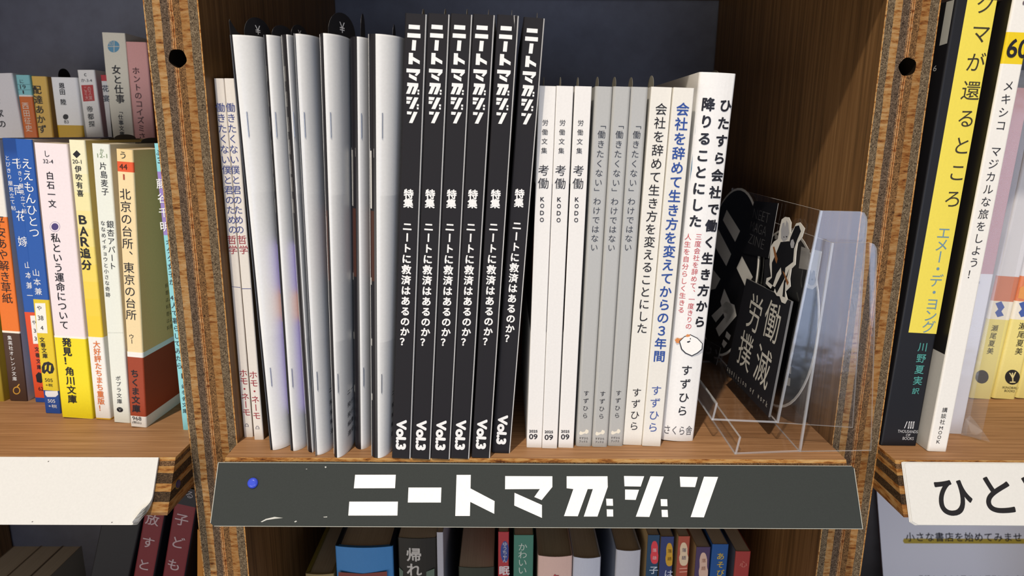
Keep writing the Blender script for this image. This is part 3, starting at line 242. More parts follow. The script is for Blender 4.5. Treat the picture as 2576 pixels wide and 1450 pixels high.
DL={
 'D1':{'x': -129.05, 'y': 40.0, 'z': -284.0, 'yaw': 0.0, 'lean': 0.0, 'th': 17.53, 'h': 178.44},
 'D2':{'x': -101.17, 'y': 40.0, 'z': -284.0, 'yaw': 0.0, 'lean': 0.0, 'th': 35.03, 'h': 197.36, 'P': [([(-15.65, 180.98), (-1.24, 179.77), (13.85, 181.48), (13.42, 168.23), (-16.27, 168.17)], '7a3c32')]},
 'D3':{'x': -68.87, 'y': 40.0, 'z': -284.0, 'yaw': 0.0, 'lean': 0.0, 'th': 23.32, 'h': 203.41, 'T': [('帰れ', -1.95, 197.71, -2.16, 177.04, 9.6, 'b9b4ac', 0.02)], 'P': [([(-11.3, 183.24), (-8.91, 180.76), (-9.05, 175.77), (-11.48, 177.02)], '5a6a5c'), ([(5.31, 180.79), (10.28, 182.98), (10.16, 175.82), (5.22, 175.8)], '5a6a5c')]},
 'D4':{'x': -55.01, 'y': 40.0, 'z': -284.0, 'yaw': 0.0, 'lean': 0.0, 'th': 3.88, 'h': 206.97},
 'D5':{'x': -33.02, 'y': 40.0, 'z': -284.0, 'yaw': 0.0, 'lean': 0.0, 'th': 21.92, 'h': 183.35},
 'D6':{'x': -16.5, 'y': 40.0, 'z': -284.0, 'yaw': 0.0, 'lean': 0.0, 'th': 6.52, 'h': 207.35, 'T': [('ゆうちゃん', 0.77, 200.61, 0.86, 186.49, 3.12, 'c8c4c4', 0), ('眠', 0.48, 184.94, 0.53, 177.16, 6.72, 'd8cfcf', 0.02)], 'P': [([(3.43, 193.89), (3.29, 191.37), (2.85, 189.14), (2.16, 187.49), (1.31, 186.6), (0.4, 186.6), (-0.46, 187.47), (-1.17, 189.12), (-1.63, 191.34), (-1.8, 193.86), (-1.66, 196.38), (-1.22, 198.59), (-0.54, 200.23), (0.31, 201.1), (1.21, 201.11), (2.07, 200.25), (2.77, 198.63), (3.25, 196.43)], '3b4a86')]},
 'D7':{'x': -4.29, 'y': 40.0, 'z': -284.0, 'yaw': 0.0, 'lean': 0.0, 'th': 11.94, 'h': 205.22, 'T': [('かわいい', -0.58, 200.03, -0.59, 178.43, 5.76, 'c4cdbf', 0.0)]},
 'D8':{'x': 15.11, 'y': 40.0, 'z': -284.0, 'yaw': 0.0, 'lean': 0.0, 'th': 21.15, 'h': 191.15, 'P': [([(-1.05, 177.9), (-0.21, 179.57), (0.7, 178.57), (2.46, 178.57), (1.91, 176.9), (0.17, 175.9)], 'b04048')]},
 'D9':{'x': 34.68, 'y': 40.0, 'z': -284.0, 'yaw': 0.0, 'lean': 0.0, 'th': 17.04, 'h': 190.22},
 'D10':{'x': 59.85, 'y': 40.0, 'z': -284.0, 'yaw': 0.0, 'lean': 0.0, 'th': 15.29, 'h': 195.21},
 'D11':{'x': 74.7, 'y': 40.0, 'z': -284.0, 'yaw': 0.0, 'lean': 0.0, 'th': 7.27, 'h': 205.46, 'T': [('落語', 0.69, 197.89, 1.28, 187.36, 2.64, 'e8c0c0', 0), ('子', 0.82, 185.03, 1.21, 178.04, 5.76, 'c8d0d8', 0.01)], 'P': [([(2.95, 193.63), (2.85, 195.67), (2.78, 197.57), (2.36, 199.19), (1.87, 200.44), (1.32, 201.22), (0.49, 201.48), (-0.32, 201.22), (-0.78, 200.43), (-1.12, 199.19), (-1.37, 197.56), (-1.22, 195.66), (-1.1, 193.62), (-1.49, 191.57), (-1.32, 189.66), (-0.97, 188.02), (-0.46, 186.76), (0.22, 185.97), (1.37, 185.7), (2.49, 185.97), (3.09, 186.77), (3.45, 188.03), (3.61, 189.68), (3.58, 191.59)], 'd8434a')]},
 'D12':{'x': 83.1, 'y': 40.0, 'z': -284.0, 'yaw': 0.0, 'lean': 0.0, 'th': 8.0, 'h': 204.4, 'T': [('落語', 1.67, 197.26, 2.02, 186.72, 2.64, '6a4a1a', 0), ('は', 1.72, 182.06, 2.08, 176.05, 5.76, 'c0c4d4', 0.01)], 'P': [([(3.62, 192.17), (3.5, 194.26), (3.42, 196.2), (3.0, 197.86), (2.53, 199.14), (2.0, 199.93), (1.2, 200.2), (0.44, 199.93), (0.01, 199.13), (-0.31, 197.85), (-0.53, 196.19), (-0.37, 194.25), (-0.24, 192.16), (-0.59, 190.07), (-0.41, 188.12), (-0.06, 186.44), (0.43, 185.15), (1.09, 184.33), (2.18, 184.06), (3.25, 184.34), (3.8, 185.15), (4.14, 186.45), (4.28, 188.13), (4.23, 190.08)], 'c99a2e')]},
 'D13':{'x': 93.24, 'y': 40.0, 'z': -284.0, 'yaw': 0.0, 'lean': 0.0, 'th': 7.05, 'h': 204.7, 'T': [('落語', 0.25, 197.94, 0.65, 187.4, 2.88, '55506a', 0)], 'P': [([(2.54, 192.53), (2.42, 194.61), (2.33, 196.55), (1.86, 198.21), (1.31, 199.49), (0.7, 200.29), (-0.22, 200.56), (-1.1, 200.28), (-1.61, 199.48), (-1.98, 198.2), (-2.24, 196.54), (-2.07, 194.6), (-1.92, 192.51), (-2.35, 190.42), (-2.14, 188.47), (-1.75, 186.79), (-1.18, 185.5), (-0.43, 184.69), (0.84, 184.41), (2.07, 184.69), (2.72, 185.51), (3.12, 186.8), (3.29, 188.48), (3.24, 190.44)], 'dcc3a0'), ([(-1.7, 182.74), (2.99, 183.09), (3.04, 182.42), (-1.66, 182.08)], 'd89a84'), ([(-1.55, 180.41), (3.15, 180.76), (3.19, 180.09), (-1.51, 179.74)], 'd89a84')]},
 'D14':{'x': 105.45, 'y': 40.0, 'z': -284.0, 'yaw': 0.0, 'lean': 0.0, 'th': 8.67, 'h': 197.41, 'T': [('落語', 0.55, 190.74, 1.02, 180.11, 2.88, 'a0705a', 0)], 'P': [([(3.05, 183.62), (2.87, 186.24), (2.74, 188.68), (2.21, 190.76), (1.63, 192.36), (0.99, 193.36), (0.04, 193.7), (-0.86, 193.36), (-1.36, 192.35), (-1.71, 190.75), (-1.94, 188.66), (-1.72, 186.23), (-1.52, 183.61), (-1.9, 180.97), (-1.65, 178.52), (-1.21, 176.4), (-0.6, 174.78), (0.2, 173.75), (1.5, 173.41), (2.76, 173.76), (3.41, 174.78), (3.78, 176.41), (3.92, 178.53), (3.82, 180.99)], 'd2b09a')]},
 'D15':{'x': 115.68, 'y': 40.0, 'z': -284.0, 'yaw': 0.0, 'lean': 0.0, 'th': 10.0, 'h': 199.34, 'T': [('あそび', 0.32, 194.06, 1.37, 176.79, 5.04, 'c9a83c', 0.01)]},
 'D16':{'x': 130.07, 'y': 40.0, 'z': -284.0, 'yaw': 0.0, 'lean': 0.0, 'th': 9.3, 'h': 194.47, 'T': [('心', 0.46, 188.81, 0.68, 182.84, 4.8, 'c87a6a', 0)]},
 'E1':{'x': -283.26, 'y': 40.0, 'z': -284.0, 'yaw': 0.0, 'lean': 15.077, 'th': 12.63, 'h': 242.34, 'T': [('放すと', -0.73, 228.75, -1.07, 181.14, 8.16, 'a89090', 0.01)], 'B': [(235.18, '6a1e24')]},
 'E2':{'x': -261.25, 'y': 40.0, 'z': -284.0, 'yaw': 0.0, 'lean': 13.929, 'th': 13.86, 'h': 241.09, 'T': [('子どもを', -0.8, 227.62, -1.18, 164.42, 8.64, 'a89090', 0.01), ('る', 1.06, 240.76, 1.6, 233.9, 5.5, '8f8888', 0)], 'B': [(229.54, '6a1e24')]},
 'K0':{'x': -310.31, 'y': 40.0, 'z': -284.0, 'yaw': 0.0, 'lean': 17.181, 'th': 22.6, 'h': 230.28},
}
CARD={'rodo_txt': [(50.7, 45.52), (24.5, 48.11), (54.46, 21.5), (25.48, 22.07)], 'abol': [(77.15, 1.6), (10.41, 5.85)], 'neet_txt': [(73.07, 99.76), (73.94, 91.95), (73.24, 84.29)], 'bars': [[(140.91, 95.85), (106.44, 85.86), (112.08, 77.86), (145.56, 88.04)], [(151.86, 80.51), (115.42, 69.01), (121.02, 59.86), (160.46, 69.85)], [(94.43, 71.44), (69.63, 63.21), (77.54, 54.68), (100.33, 62.59)], [(149.64, 52.1), (128.49, 49.34), (135.29, 40.76), (147.91, 36.75)], [(116.78, 45.02), (90.33, 36.15), (100.46, 24.68), (120.1, 35.23)], [(108.61, 38.18), (92.16, 40.11), (84.71, 34.84), (110.1, 13.26), (119.71, 16.25), (102.97, 30.6), (108.13, 31.11), (121.94, 19.95), (133.73, 21.46)], [(97.33, 20.94), (88.49, 20.62), (90.19, 16.77), (98.52, 16.81)], [(100.67, 14.25), (92.25, 14.26), (96.63, 9.46), (102.08, 10.37)]], 'rab': [(33.2, 103.69), (28.07, 104.05), (24.05, 101.94), (22.36, 96.46), (20.1, 98.33), (17.64, 102.26), (13.28, 103.33), (6.57, 101.23), (7.62, 96.6), (11.28, 93.01), (10.9, 88.49), (9.04, 82.2), (12.66, 79.43), (12.04, 74.36), (9.61, 70.73), (14.2, 67.05), (10.01, 63.85), (11.83, 61.02), (16.28, 60.69), (20.13, 62.96), (23.92, 62.32), (28.81, 63.62), (27.92, 66.03), (32.9, 66.0), (34.08, 64.06), (42.06, 65.07), (42.16, 68.17), (36.53, 70.21), (41.67, 75.89), (45.08, 85.36), (41.8, 88.95), (37.15, 91.05), (37.62, 97.49), (37.06, 101.88)], 'rabdark': [[(32.51, 90.15), (21.63, 92.39), (19.72, 88.53), (24.29, 79.25), (29.54, 73.33), (31.61, 66.29), (39.21, 66.83), (34.96, 69.99), (38.85, 77.55), (35.12, 84.29)], [(21.16, 94.03), (18.11, 100.66), (13.72, 101.76), (10.09, 99.24), (12.2, 94.89), (13.87, 89.52), (12.0, 83.17), (19.93, 78.51), (18.48, 72.98), (24.54, 63.53), (28.55, 65.88), (23.31, 74.62), (26.76, 78.77), (21.86, 85.01)], [(14.97, 78.97), (16.1, 70.85), (13.36, 64.08), (16.54, 63.84), (18.35, 71.41)]], 'rabgrey': [[(35.16, 96.75), (34.75, 100.03), (32.46, 100.86), (30.58, 98.45), (30.44, 102.18), (27.22, 101.01), (23.56, 96.28), (24.53, 92.99), (28.73, 90.75), (32.88, 92.24)], [(19.49, 93.25), (17.38, 94.09), (14.7, 92.46), (14.68, 89.9), (17.59, 89.41), (19.72, 91.13)]], 'rabbrown': [[(41.7, 85.92), (39.82, 86.51), (32.05, 81.02), (32.06, 78.29), (34.76, 79.42)], [(22.82, 76.33), (19.92, 75.86), (12.26, 72.22), (13.29, 70.42)]], 'rabeye': [[(30.42, 93.58), (28.57, 93.64), (28.52, 93.01), (29.87, 93.02)], [(27.16, 94.28), (25.22, 94.36), (25.41, 93.7), (26.74, 93.71)]], 'face': [(24.16, 100.36), (12.01, 101.14), (12.34, 88.78), (12.13, 83.11), (15.96, 80.41), (21.91, 79.84), (24.36, 81.43), (23.78, 86.92)], 'facehead': [(22.73, 89.26), (20.44, 89.73), (19.18, 87.87), (18.17, 90.18), (15.77, 90.15), (14.92, 87.72), (13.14, 86.01), (14.5, 83.1), (18.9, 81.85), (23.54, 82.69), (23.83, 85.31)], 'faceeye': [[(23.16, 85.18), (20.29, 85.1), (20.77, 84.36), (22.48, 84.31)], [(18.75, 85.59), (16.08, 85.9), (16.62, 85.05), (18.49, 84.86)]], 'gajin': [(152.62, 0.94), (101.62, 8.18), (103.89, -4.92), (154.84, -13.46)], 'gajin_txt': [(143.76, -4.26), (105.72, 1.23)], 'd2bars': [[(30.06, 33.19), (28.0, 33.92), (27.25, 29.7), (30.21, 29.26)], [(30.08, 26.72), (26.85, 27.28), (26.37, 22.95), (30.72, 21.92)], [(76.89, 100.79), (64.77, 99.64), (67.06, 97.54), (76.6, 97.83)], [(76.66, 93.61), (64.0, 93.34), (63.43, 87.58), (77.21, 86.25)], [(37.82, 99.42), (26.4, 99.72), (23.89, 89.03), (36.91, 87.52)]]}
PEG=[-179.6, -16.23, -14.05]
POST={'t': [(23.8, 34.71), (134.16, 34.43)], 'hl': [(21.1, 33.23), (20.73, 28.81), (134.48, 29.08)], 't2': [(32.29, 0.39), (131.3, 0.57)]}
ZST=[[166.68, 155.58], [44.04, 34.36]]
ZTX=[31.67, 25.05, 19.67, 14.91, 9.68]

# ---------------------------------------------------------------- bookcase and room
WI=.155; TP=.0246276; DP=.258; PR=.0153268; QR=.0288981; HS=.0237685; PITCH=.284
m_in=veneer('panel_veneer',(8,420,10),'563f24','785632','8e6a42')
m_top=veneer('shelf_veneer',(14,520,14),'86603f','a07650','b48a62')
m_sh=ply('shelf_plywood','Z',-HS,0,ST_SH,(90,90,500))
m_dark=paper('1a120a',.9,.1)
case=thing('bookcase','brown plywood bookcase of square open bays with layered board edges','bookcase')
def upright(x0,x1,st,hole):
    mp=ply('upright_plywood','X',x0,x1,st,(130,130,560)); b=MB(); Z0,Z1=-900,620; x0*=1000; x1*=1000; d=DP*1000
    b.poly([(x0,0,Z0),(x0,d,Z0),(x0,d,Z1),(x0,0,Z1)],m_in); b.poly([(x1,0,Z0),(x1,0,Z1),(x1,d,Z1),(x1,d,Z0)],m_in)
    b.poly([(x0,0,Z1),(x0,d,Z1),(x1,d,Z1),(x1,0,Z1)],m_in); b.poly([(x0,d,Z0),(x1,d,Z0),(x1,d,Z1),(x0,d,Z1)],m_in)
    b.poly([(x0,0,Z0),(x1,0,Z0),(x1,d,Z0),(x0,d,Z0)],m_in)
    if not hole: b.poly([(x0,0,Z0),(x0,0,Z1),(x1,0,Z1),(x1,0,Z0)],mp)
    else:
        hx,hz,hr=hole; k=hr*1.7; n=24
        b.poly([(x0,0,Z0),(x1,0,Z0),(x1,0,hz-k),(x0,0,hz-k)],mp); b.poly([(x0,0,hz+k),(x1,0,hz+k),(x1,0,Z1),(x0,0,Z1)],mp)
        b.poly([(x0,0,hz-k),(hx-k,0,hz-k),(hx-k,0,hz+k),(x0,0,hz+k)],mp); b.poly([(hx+k,0,hz-k),(x1,0,hz-k),(x1,0,hz+k),(hx+k,0,hz+k)],mp)
        sq=[];ci=[];cb=[]
        for i in range(n):
            a=2*PI*i/n; c,s=math.cos(a),math.sin(a); q=k/max(abs(c),abs(s)); rr=hr*(1+.04*math.sin(5*a+hx))
            sq.append((hx+q*c,0,hz+q*s)); ci.append((hx+rr*c,0,hz+rr*s)); cb.append((hx+rr*c,22,hz+rr*s))
        b.add(sq+ci,[(i,(i+1)%n,n+(i+1)%n,n+i) for i in range(n)],mp); b.add(ci+cb,[(i,(i+1)%n,n+(i+1)%n,n+i) for i in range(n)],m_dark); b.poly(cb,m_dark)
    return b.build('upright_panel',case)
flip=[(0,'c9a878',0)]+sorted([(round(1-q,3),c,k) for (p,c,k),q in zip(ST_UP,[s[0] for s in ST_UP[1:]]+[1]) if q<1])
upright(-WI-TP,-WI,ST_UP,(-166.6,190.3,4.05)); upright(WI,WI+TP,ST_UP,(168.3,189.8,4.05))
upright(-WI*3-TP*2,-WI*3-TP,ST_UP,None); upright(WI*3+TP,WI*3+TP*2,ST_UP,None)
sb=MB()
P=[(-PR*1000,0),(-QR*1000,-HS*1000),(DP*1000,-HS*1000),(DP*1000,0)]; a,b_=-WI*1000,WI*1000
V=[(a,y,z) for y,z in P]+[(b_,y,z) for y,z in P]
sb.add(V,[(0,4,5,1)],m_sh); sb.add(V,[(0,3,7,4)],m_top); sb.add(V,[(1,5,6,2),(2,6,7,3)],m_in); sb.add(V,[(0,1,2,3),(4,7,6,5)],m_sh)
s0=sb.build('shelf_board',case)
for cx in (-1,0,1):
    for k in (-1,0,1,2):
        if cx==0 and k==0: continue
        if k==2 and 0: continue
        o=s0.copy(); COL.objects.link(o); o.location=(cx*(2*WI+TP),0,(0,.2868,.571,-PITCH)[k])
        if k==1: o.scale=(1,.97,1)
def struct(o): o['kind']='structure'; return o
m_wall=veneer('slate_wall_paint',(60,60,60),'65666f','6b6c76','70727c')
b=MB(); b.box(-1800,1800,261,300,-900,1500,m_wall); struct(b.build('wall_back'))
b=MB(); b.box(-1800,1800,-2600,300,-930,-900,veneer('floor_boards',(6,60,1),'5b4630','6d563c','7d6548')); struct(b.build('floor'))
# ---------------------------------------------------------------- books
def cover_profile(th,d,r,bulge,n=4):
    t=th/2; P=[(-t,d)]
    for i in range(n+1):
        a=PI/2*i/n; P.append((-t+r*(1-math.cos(a)),r*(1-math.sin(a))))
    if bulge:
        for i in range(1,8):
            u=-t+r+(th-2*r)*i/8; P.append((u,-bulge*(1-(u/(t-r))**2)))
    for i in range(n+1):
        a=PI/2*i/n; P.append((t-r*(1-math.sin(a)),r*(1-math.cos(a))))
    P.append((t,d)); return P
def offset(P,c):
    out=[]
    for i,(x,y) in enumerate(P):
        x0,y0=P[max(i-1,0)]; x1,y1=P[min(i+1,len(P)-1)]; dx,dy=x1-x0,y1-y0; l=math.hypot(dx,dy) or 1
        out.append((x-dy/l*c,y+dx/l*c))
    return out
def shell(mb,P,z0,z1,c,matf,levels=(),smooth=True):
    I=offset(P,c); n=len(P); Z=[z0]+[l for l in levels if z0<l<z1]+[z1]
    for k in range(len(Z)-1):
        a,b=Z[k],Z[k+1]; zm=(a+b)/2
        for i in range(n-1):
            m=matf(i,zm)
            mb.add([(*P[i],a),(*P[i+1],a),(*P[i+1],b),(*P[i],b)],[(0,1,2,3)],m)
            mb.add([(*I[i],a),(*I[i+1],a),(*I[i+1],b),(*I[i],b)],[(3,2,1,0)],matf(i,zm))
    for z in (Z[0],Z[-1]):
        for i in range(n-1): mb.add([(*P[i],z),(*P[i+1],z),(*I[i+1],z),(*I[i],z)],[(0,1,2,3)],matf(i,min(max(z,z0+.01),z1-.01)))
    for i in (0,n-1): mb.add([(*P[i],z0),(*I[i],z0),(*I[i],z1),(*P[i],z1)],[(0,1,2,3)],matf(min(i,n-2),z0+.01))
def slip_part(root,u,h,w0,R,rise,color,yen=False,horn=False,k=0):
    b=MB(); m=paper(color,.5,.3); dp=.3 if k else 25; pts=[(w0-R*1.4,h-dp),(w0+R*1.4,h-dp),(w0+R*1.4,h+.3)]
    for i in range(13):
        a=PI*i/12; pts.append((w0+R*math.cos(a),h+.3+rise*math.sin(a)**.8))
    if horn: pts+=[(w0-R*1.5,h+2.2),(4.2,h+5.8),(3.6,h+7),(3.2,h+6),(3.2,h-dp)]; pts=pts[1:]
    else: pts.append((w0-R*1.5,h+.3))
    b.prism([(u+k*(w-w0),w,z) for w,z in pts],(-.08,0,0),(.08,0,0),m)
    if yen: word(b,lambda x,y:(u+.14+k*x,w0+x,h+rise*.45+y),'\u00a5',0,0,R*.38,rise*.42,paper('c9c9c9'))
    return b.build('sales_slip',root)
def book(name,D,label,base,depth=105,left=None,right=None,edge=None,r=.7,bulge=0,group=None,cat='book',rough=.5,spec=.3,slip=None,band=None,hard=False,cc=.35,extra=None,page=True):
    root=thing(name,label,cat,(D['x']*MM,D['y']*MM,D['z']*MM),(0,math.radians(D['lean']),math.radians(D['yaw'])),group)
    th,h=D['th'],D['h']; lift=th/2*abs(math.sin(math.radians(D['lean'])))
    root.location.z+=lift*MM
    pp=lambda c:paper(c,rough,spec)
    B=D.get('B',[]); mb=MB(); P=cover_profile(th,depth,r,bulge); n=len(P)
    left=left or base; right=right or base
    def pick(spec_,z):
        if isinstance(spec_,str): return pp(spec_)
        for v,c in spec_[0]:
            if z<=v: return pp(c)
        return pp(spec_[1])
    def spine(z):
        for v,c in B:
            if z<=v: return pp(c)
        return pp(base)
    def matf(i,z):
        if i==0: return pick(left,z)
        if i==n-2: return pick(right,z)
        if edge and i>=n-5: return pp(edge)
        return spine(z)
    lv=sorted(set([v for v,c in B]+[v for s_ in (left,right) if not isinstance(s_,str) for v,c in s_[0]]))
    shell(mb,P,0,h,cc,matf,lv)
    def fy(u):
        t=th/2; a=abs(u)
        if a>t-r: q=min(1,(a-t+r)/r); return r*(1-math.sqrt(max(0,1-q*q)))
        return -bulge*(1-(u/(t-r))**2) if bulge else 0
    cl=lambda u:max(-th/2+.02,min(th/2-.02,u))
    ff=lambda u:fy(max(-th/2+r,min(th/2-r,u)))
    fn=lambda u,v:(u,ff(u)-.07,min(v,h-.05))
    fp=lambda u,v:(max(-th/2+r*.35,min(th/2-r*.35,u)),ff(u)-.04,max(.05,min(v,h-.05)))
    targets=[(mb,fn,fp,0,1e9)]
    bmb=None
    if band:
        bt,bcol,bb=band[0],band[1],band[2] if len(band)>2 else []
        bmb=MB(); Pb=[(x,y) for x,y in cover_profile(th+.3,depth*.98,r,bulge)]; Pb=[(x,y-.15) for x,y in Pb]
        def bm(i,z):
            for v,c in bb:
                if z<=v: return pp(c)
            return pp(bcol)
        shell(bmb,Pb,.15,bt,.12,bm,[v for v,c in bb])
    def tgt(v):
        if bmb is not None and v<band[0]: return bmb,(lambda u,v:(u,ff(u)-.24,v)),(lambda u,v:(cl(u),ff(u)-.2,v))
        return mb,fn,fp
    for j,(pts,c) in enumerate(D.get('P',[])):
        q,f_,fp_=tgt(sum(p[1] for p in pts)/len(pts)); e=.04+.006*j
        
        pq=[fp_(u,v) for u,v in pts]; y0=min(t[1] for t in pq)-(bulge*.25 if bulge else 0)-.006*j; flat_=bulge>0
        q.poly([(t[0],y0 if flat_ else t[1]-.006*j,t[2]) for t in pq],pp(c))
    for s,u0,v0,u1,v1,size,c,bo in D.get('T',[]):
        q,f_,_=tgt((v0+v1)/2); column(q,(lambda u,v,f_=f_:(lambda t:(t[0],t[1]-.09,t[2]))(f_(u,v))),s,u0,v0,u1,v1,size,pp(c),bo)
    for s,u,v,wd,ht,c,bo,rot in D.get('W',[]):
        q,f_,_=tgt(v); word(q,(lambda u,v,f_=f_:(lambda t:(t[0],t[1]-.09,t[2]))(f_(u,v))),s,u,v,wd,ht,pp(c),bo,rot)
    if extra: extra(mb,th,h,fn,pp)
    mb.build('cover',root)
    if bmb is not None: bmb.build('paper_band',root)
    if page:
        pb=MB(); ins=2.5 if hard else .25; pb.box(-th/2+cc+.05,th/2-cc-.05,max(.6,cc+.1),depth-.4-ins,ins,h-ins,pages()); pb.build('page_block',root)
    if slip: slip_part(root,*slip[:1],h,*slip[1:])
    return root
K=BK
# two thin handwritten-title books against the left upright
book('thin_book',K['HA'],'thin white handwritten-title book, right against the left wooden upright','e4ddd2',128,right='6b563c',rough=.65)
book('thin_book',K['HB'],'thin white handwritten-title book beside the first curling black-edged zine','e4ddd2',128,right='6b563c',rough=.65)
# saddle-stapled zines
ZN=[ # fold x, fold y, lean, bulge bottom, bulge top, left, left-back, left colour bands, slip
 (-134.2,-7.5,-1.1,8.9,11.6,1.3,1.5,None,1,'first stapled white-backed zine from the left, beside the handwritten-title books'),
 (-123.5,-8.4,.2,6.3,6.2,1.5,1.6,[(20,'1f1b22'),(68,'9a84dc'),(82,'e2a48c'),(106,'9a84dc')],2,'second stapled white-backed zine from the left, lavender lower cover edge showing'),
 (-113.5,-9.9,0,1.9,3.2,2.9,2.4,[(20,'1f1b22'),(68,'9a84dc'),(82,'e2a48c'),(106,'9a84dc')],3,'narrowest stapled zine, a thin pale strip with black cover at its fold'),
 (-110.3,-12.7,.46,6.6,7.6,.5,.8,None,0,'fourth stapled zine from the left, plain white with no black at its fold'),
 (-99.6,-15.4,1.06,4.8,7.8,2.4,3.2,[(90,'1b181c'),(123,'4a2a20')],4,'fifth stapled zine, white with creased staple and a yen-marked slip above it'),
 (-89.7,-6.2,1.83,5.4,5.8,4.2,4.0,[(90,'1b181c'),(123,'4a2a20')],5,'sixth stapled zine, set back, wide glossy black fold with white strokes'),
 (-79.4,-15.6,1.75,6.3,11.4,3.4,2.2,[(90,'1b181c'),(123,'4a2a20')],6,'last stapled zine, white, touching the first black-spined magazine')]
def catmull(P,n=4):
    out=[]
    for i in range(len(P)-1):
        p0,p1,p2,p3=P[max(i-1,0)],P[i],P[i+1],P[min(i+2,len(P)-1)]
        for k in range(n):
            t=k/n; out.append(tuple(.5*((2*b)+(-a+c)*t+(2*a-5*b+4*c-d)*t*t+(-a+3*b-3*c+d)*t**3) for a,b,c,d in zip(p0,p1,p2,p3)))
    return out+[P[-1]]
def zine(x,y,lean,bb,bt,l,lb,bands,sl,label):
    H=199.7; root=thing('stapled_zine',label,'zine',(x*MM,y*MM,.0001),(0,math.radians(lean),0),'stapled zines on the middle shelf')
    RP=[(0,0),(.2,.3),(.48,2.0),(.74,5.0),(.9,9),(.98,14.5),(1,24),(1,60),(.75,110),(.45,146)]
    LP=[(-l*.6,146),(-l,110),(-l,40),(-l,lb*2.2),(-l*.97,lb*1.3),(-l*.75,lb*.5),(-l*.35,lb*.1),(0,0)]
    def prof(bu): return catmull([(a*bu,w) for a,w in RP],4)
    L=catmull(LP,3); blk=gloss('1b181c'); wht=paper('e9e9e6',.3,.4); edge=paper('f4f2ec')
    mb=MB(); lv=[0]+([v for v,c in bands] if bands else [])+[H]
    for k in range(len(lv)-1):
        m=blk if not bands or k>=len(bands) else gloss(bands[k][1])
        V=[(px,py,z) for z in (lv[k],lv[k+1]) for px,py in L]; n=len(L); q=12 if sl in(2,3) else n-4
        mb.add(V,[(i,i+1,n+i+1,n+i) for i in range(q)],m,True)
        mb.add(V,[(i,i+1,n+i+1,n+i) for i in range(q,n-1)],blk,True)
    R0,R1=prof(bb),prof(bt); n=len(R0); zz=[0,60,130,H-.7,H]
    for k in range(4):
        V=[]
        for z in zz[k:k+2]:
            t=z/H; V+=[((1-t)*a[0]+t*b_[0],a[1],z) for a,b_ in zip(R0,R1)]
        mb.add(V,[(i,i+1,n+i+1,n+i) for i in range(n-1)],edge if k==3 else wht,True)
    # inner side of both covers
    for z0_,z1_ in ((0,H),):
        I=offset([(p[0],p[1]) for p in L],.22); V=[(a,b_,z) for z in (0,H) for a,b_ in I]; n2=len(I); mb.add(V,[(i,i+1,n2+i+1,n2+i) for i in range(n2-1)],wht)
    # white lettering strokes wrapping the fold of the black cover
    def lf(t,v): 
        i=min(int(t*(len(L)-1)),len(L)-2); f=t*(len(L)-1)-i; a,b_=L[i],L[i+1]; return (a[0]+(b_[0]-a[0])*f-.06,a[1]+(b_[1]-a[1])*f-.06,v)
    marks=[]
    if sl in (2,3): marks=[(v,v+6.5,.62,.8) for v in (121,131,139,148,158,169,180)] 
    if sl in (5,6): marks=[(124,150,.66,.76),(147,151,.62,.88)]+[(v,v+3.5,.6,.7) for v in (30,58,88)]
    if sl==4: marks=[(120,150,.55,.64)]
    for a,b_,t0,t1 in marks: mb.poly([lf(t0,a),lf(t1,a),lf(t1,b_),lf(t0,b_)],paper('e6e4de'))
    # colophon at the foot of the white back cover
    def rf(w,v):
        t=v/H; 
        for i in range(n-1):
            if R0[i+1][1]>=w: 
                f=(w-R0[i][1])/max(1e-6,R0[i+1][1]-R0[i][1]); q0=R0[i][0]+(R0[i+1][0]-R0[i][0])*f; q1=R1[i][0]+(R1[i+1][0]-R1[i][0])*f
                return ((1-t)*q0+t*q1+.08,w-.05,v)
        return (R0[-1][0],w,v)
    if sl!=3:
        for s,v in zip(('\u30cb\u30fc\u30c8','\u767a\u884c','\u767a\u884c','\u7de8\u96c6','\u9023\u7d61'),ZTX):
            rowtext(mb,lambda a,b_:rf(max(.2,6.2+a*1.6),b_),s,0,v,3.0,2.9,paper('4a4850'))
    mb.build('cover',root)
    pb=MB(); Pn=[(a*.85,b_+.8) for a,b_ in L[2:-3]]+[(a[0]*.8,a[1]+.8) for a in R0[5:-1]]
    pb.prism([(a,b_,.4) for a,b_ in Pn],(0,0,0),(0,0,H-.9),pages()); pb.build('pages',root)
    for z1_,z0_ in ZST:
        sb_=MB(); t0=rf(.55,z0_); t1=rf(.55,z1_)
        ring=[(math.cos(2*PI*i/8)*.22,math.sin(2*PI*i/8)*.22) for i in range(8)]
        V=[(t[0]+a,t[1]+b_-.15,t[2]) for t in (t0,t1) for a,b_ in ring]
        sb_.add(V,[(i,(i+1)%8,8+(i+1)%8,8+i) for i in range(8)]+[tuple(range(8))[::-1],tuple(range(8,16))],metal(),False)
        sb_.build('staple',root)
    if sl==1: slip_part(root,5.5,H,17,7,9.5,'1a1a1e',True,True,.55)
    if sl in(2,): slip_part(root,3.2,H,13,6,5.5,'1a1a1e',False,False,.5)
    if sl==3: slip_part(root,1.2,H,16,7,6,'1a1a1e',True,False,.25)
    if sl==4: slip_part(root,4.0,H,18,8.5,11,'1a1a1e',True,False,.5)
    if sl==5: slip_part(root,0.6,H,10,5,11,'1a1a1e',False)
    if sl==6: slip_part(root,4.5,H,22,4,7,'2a2c34',False)
    return root
for z in ZN: zine(*z)
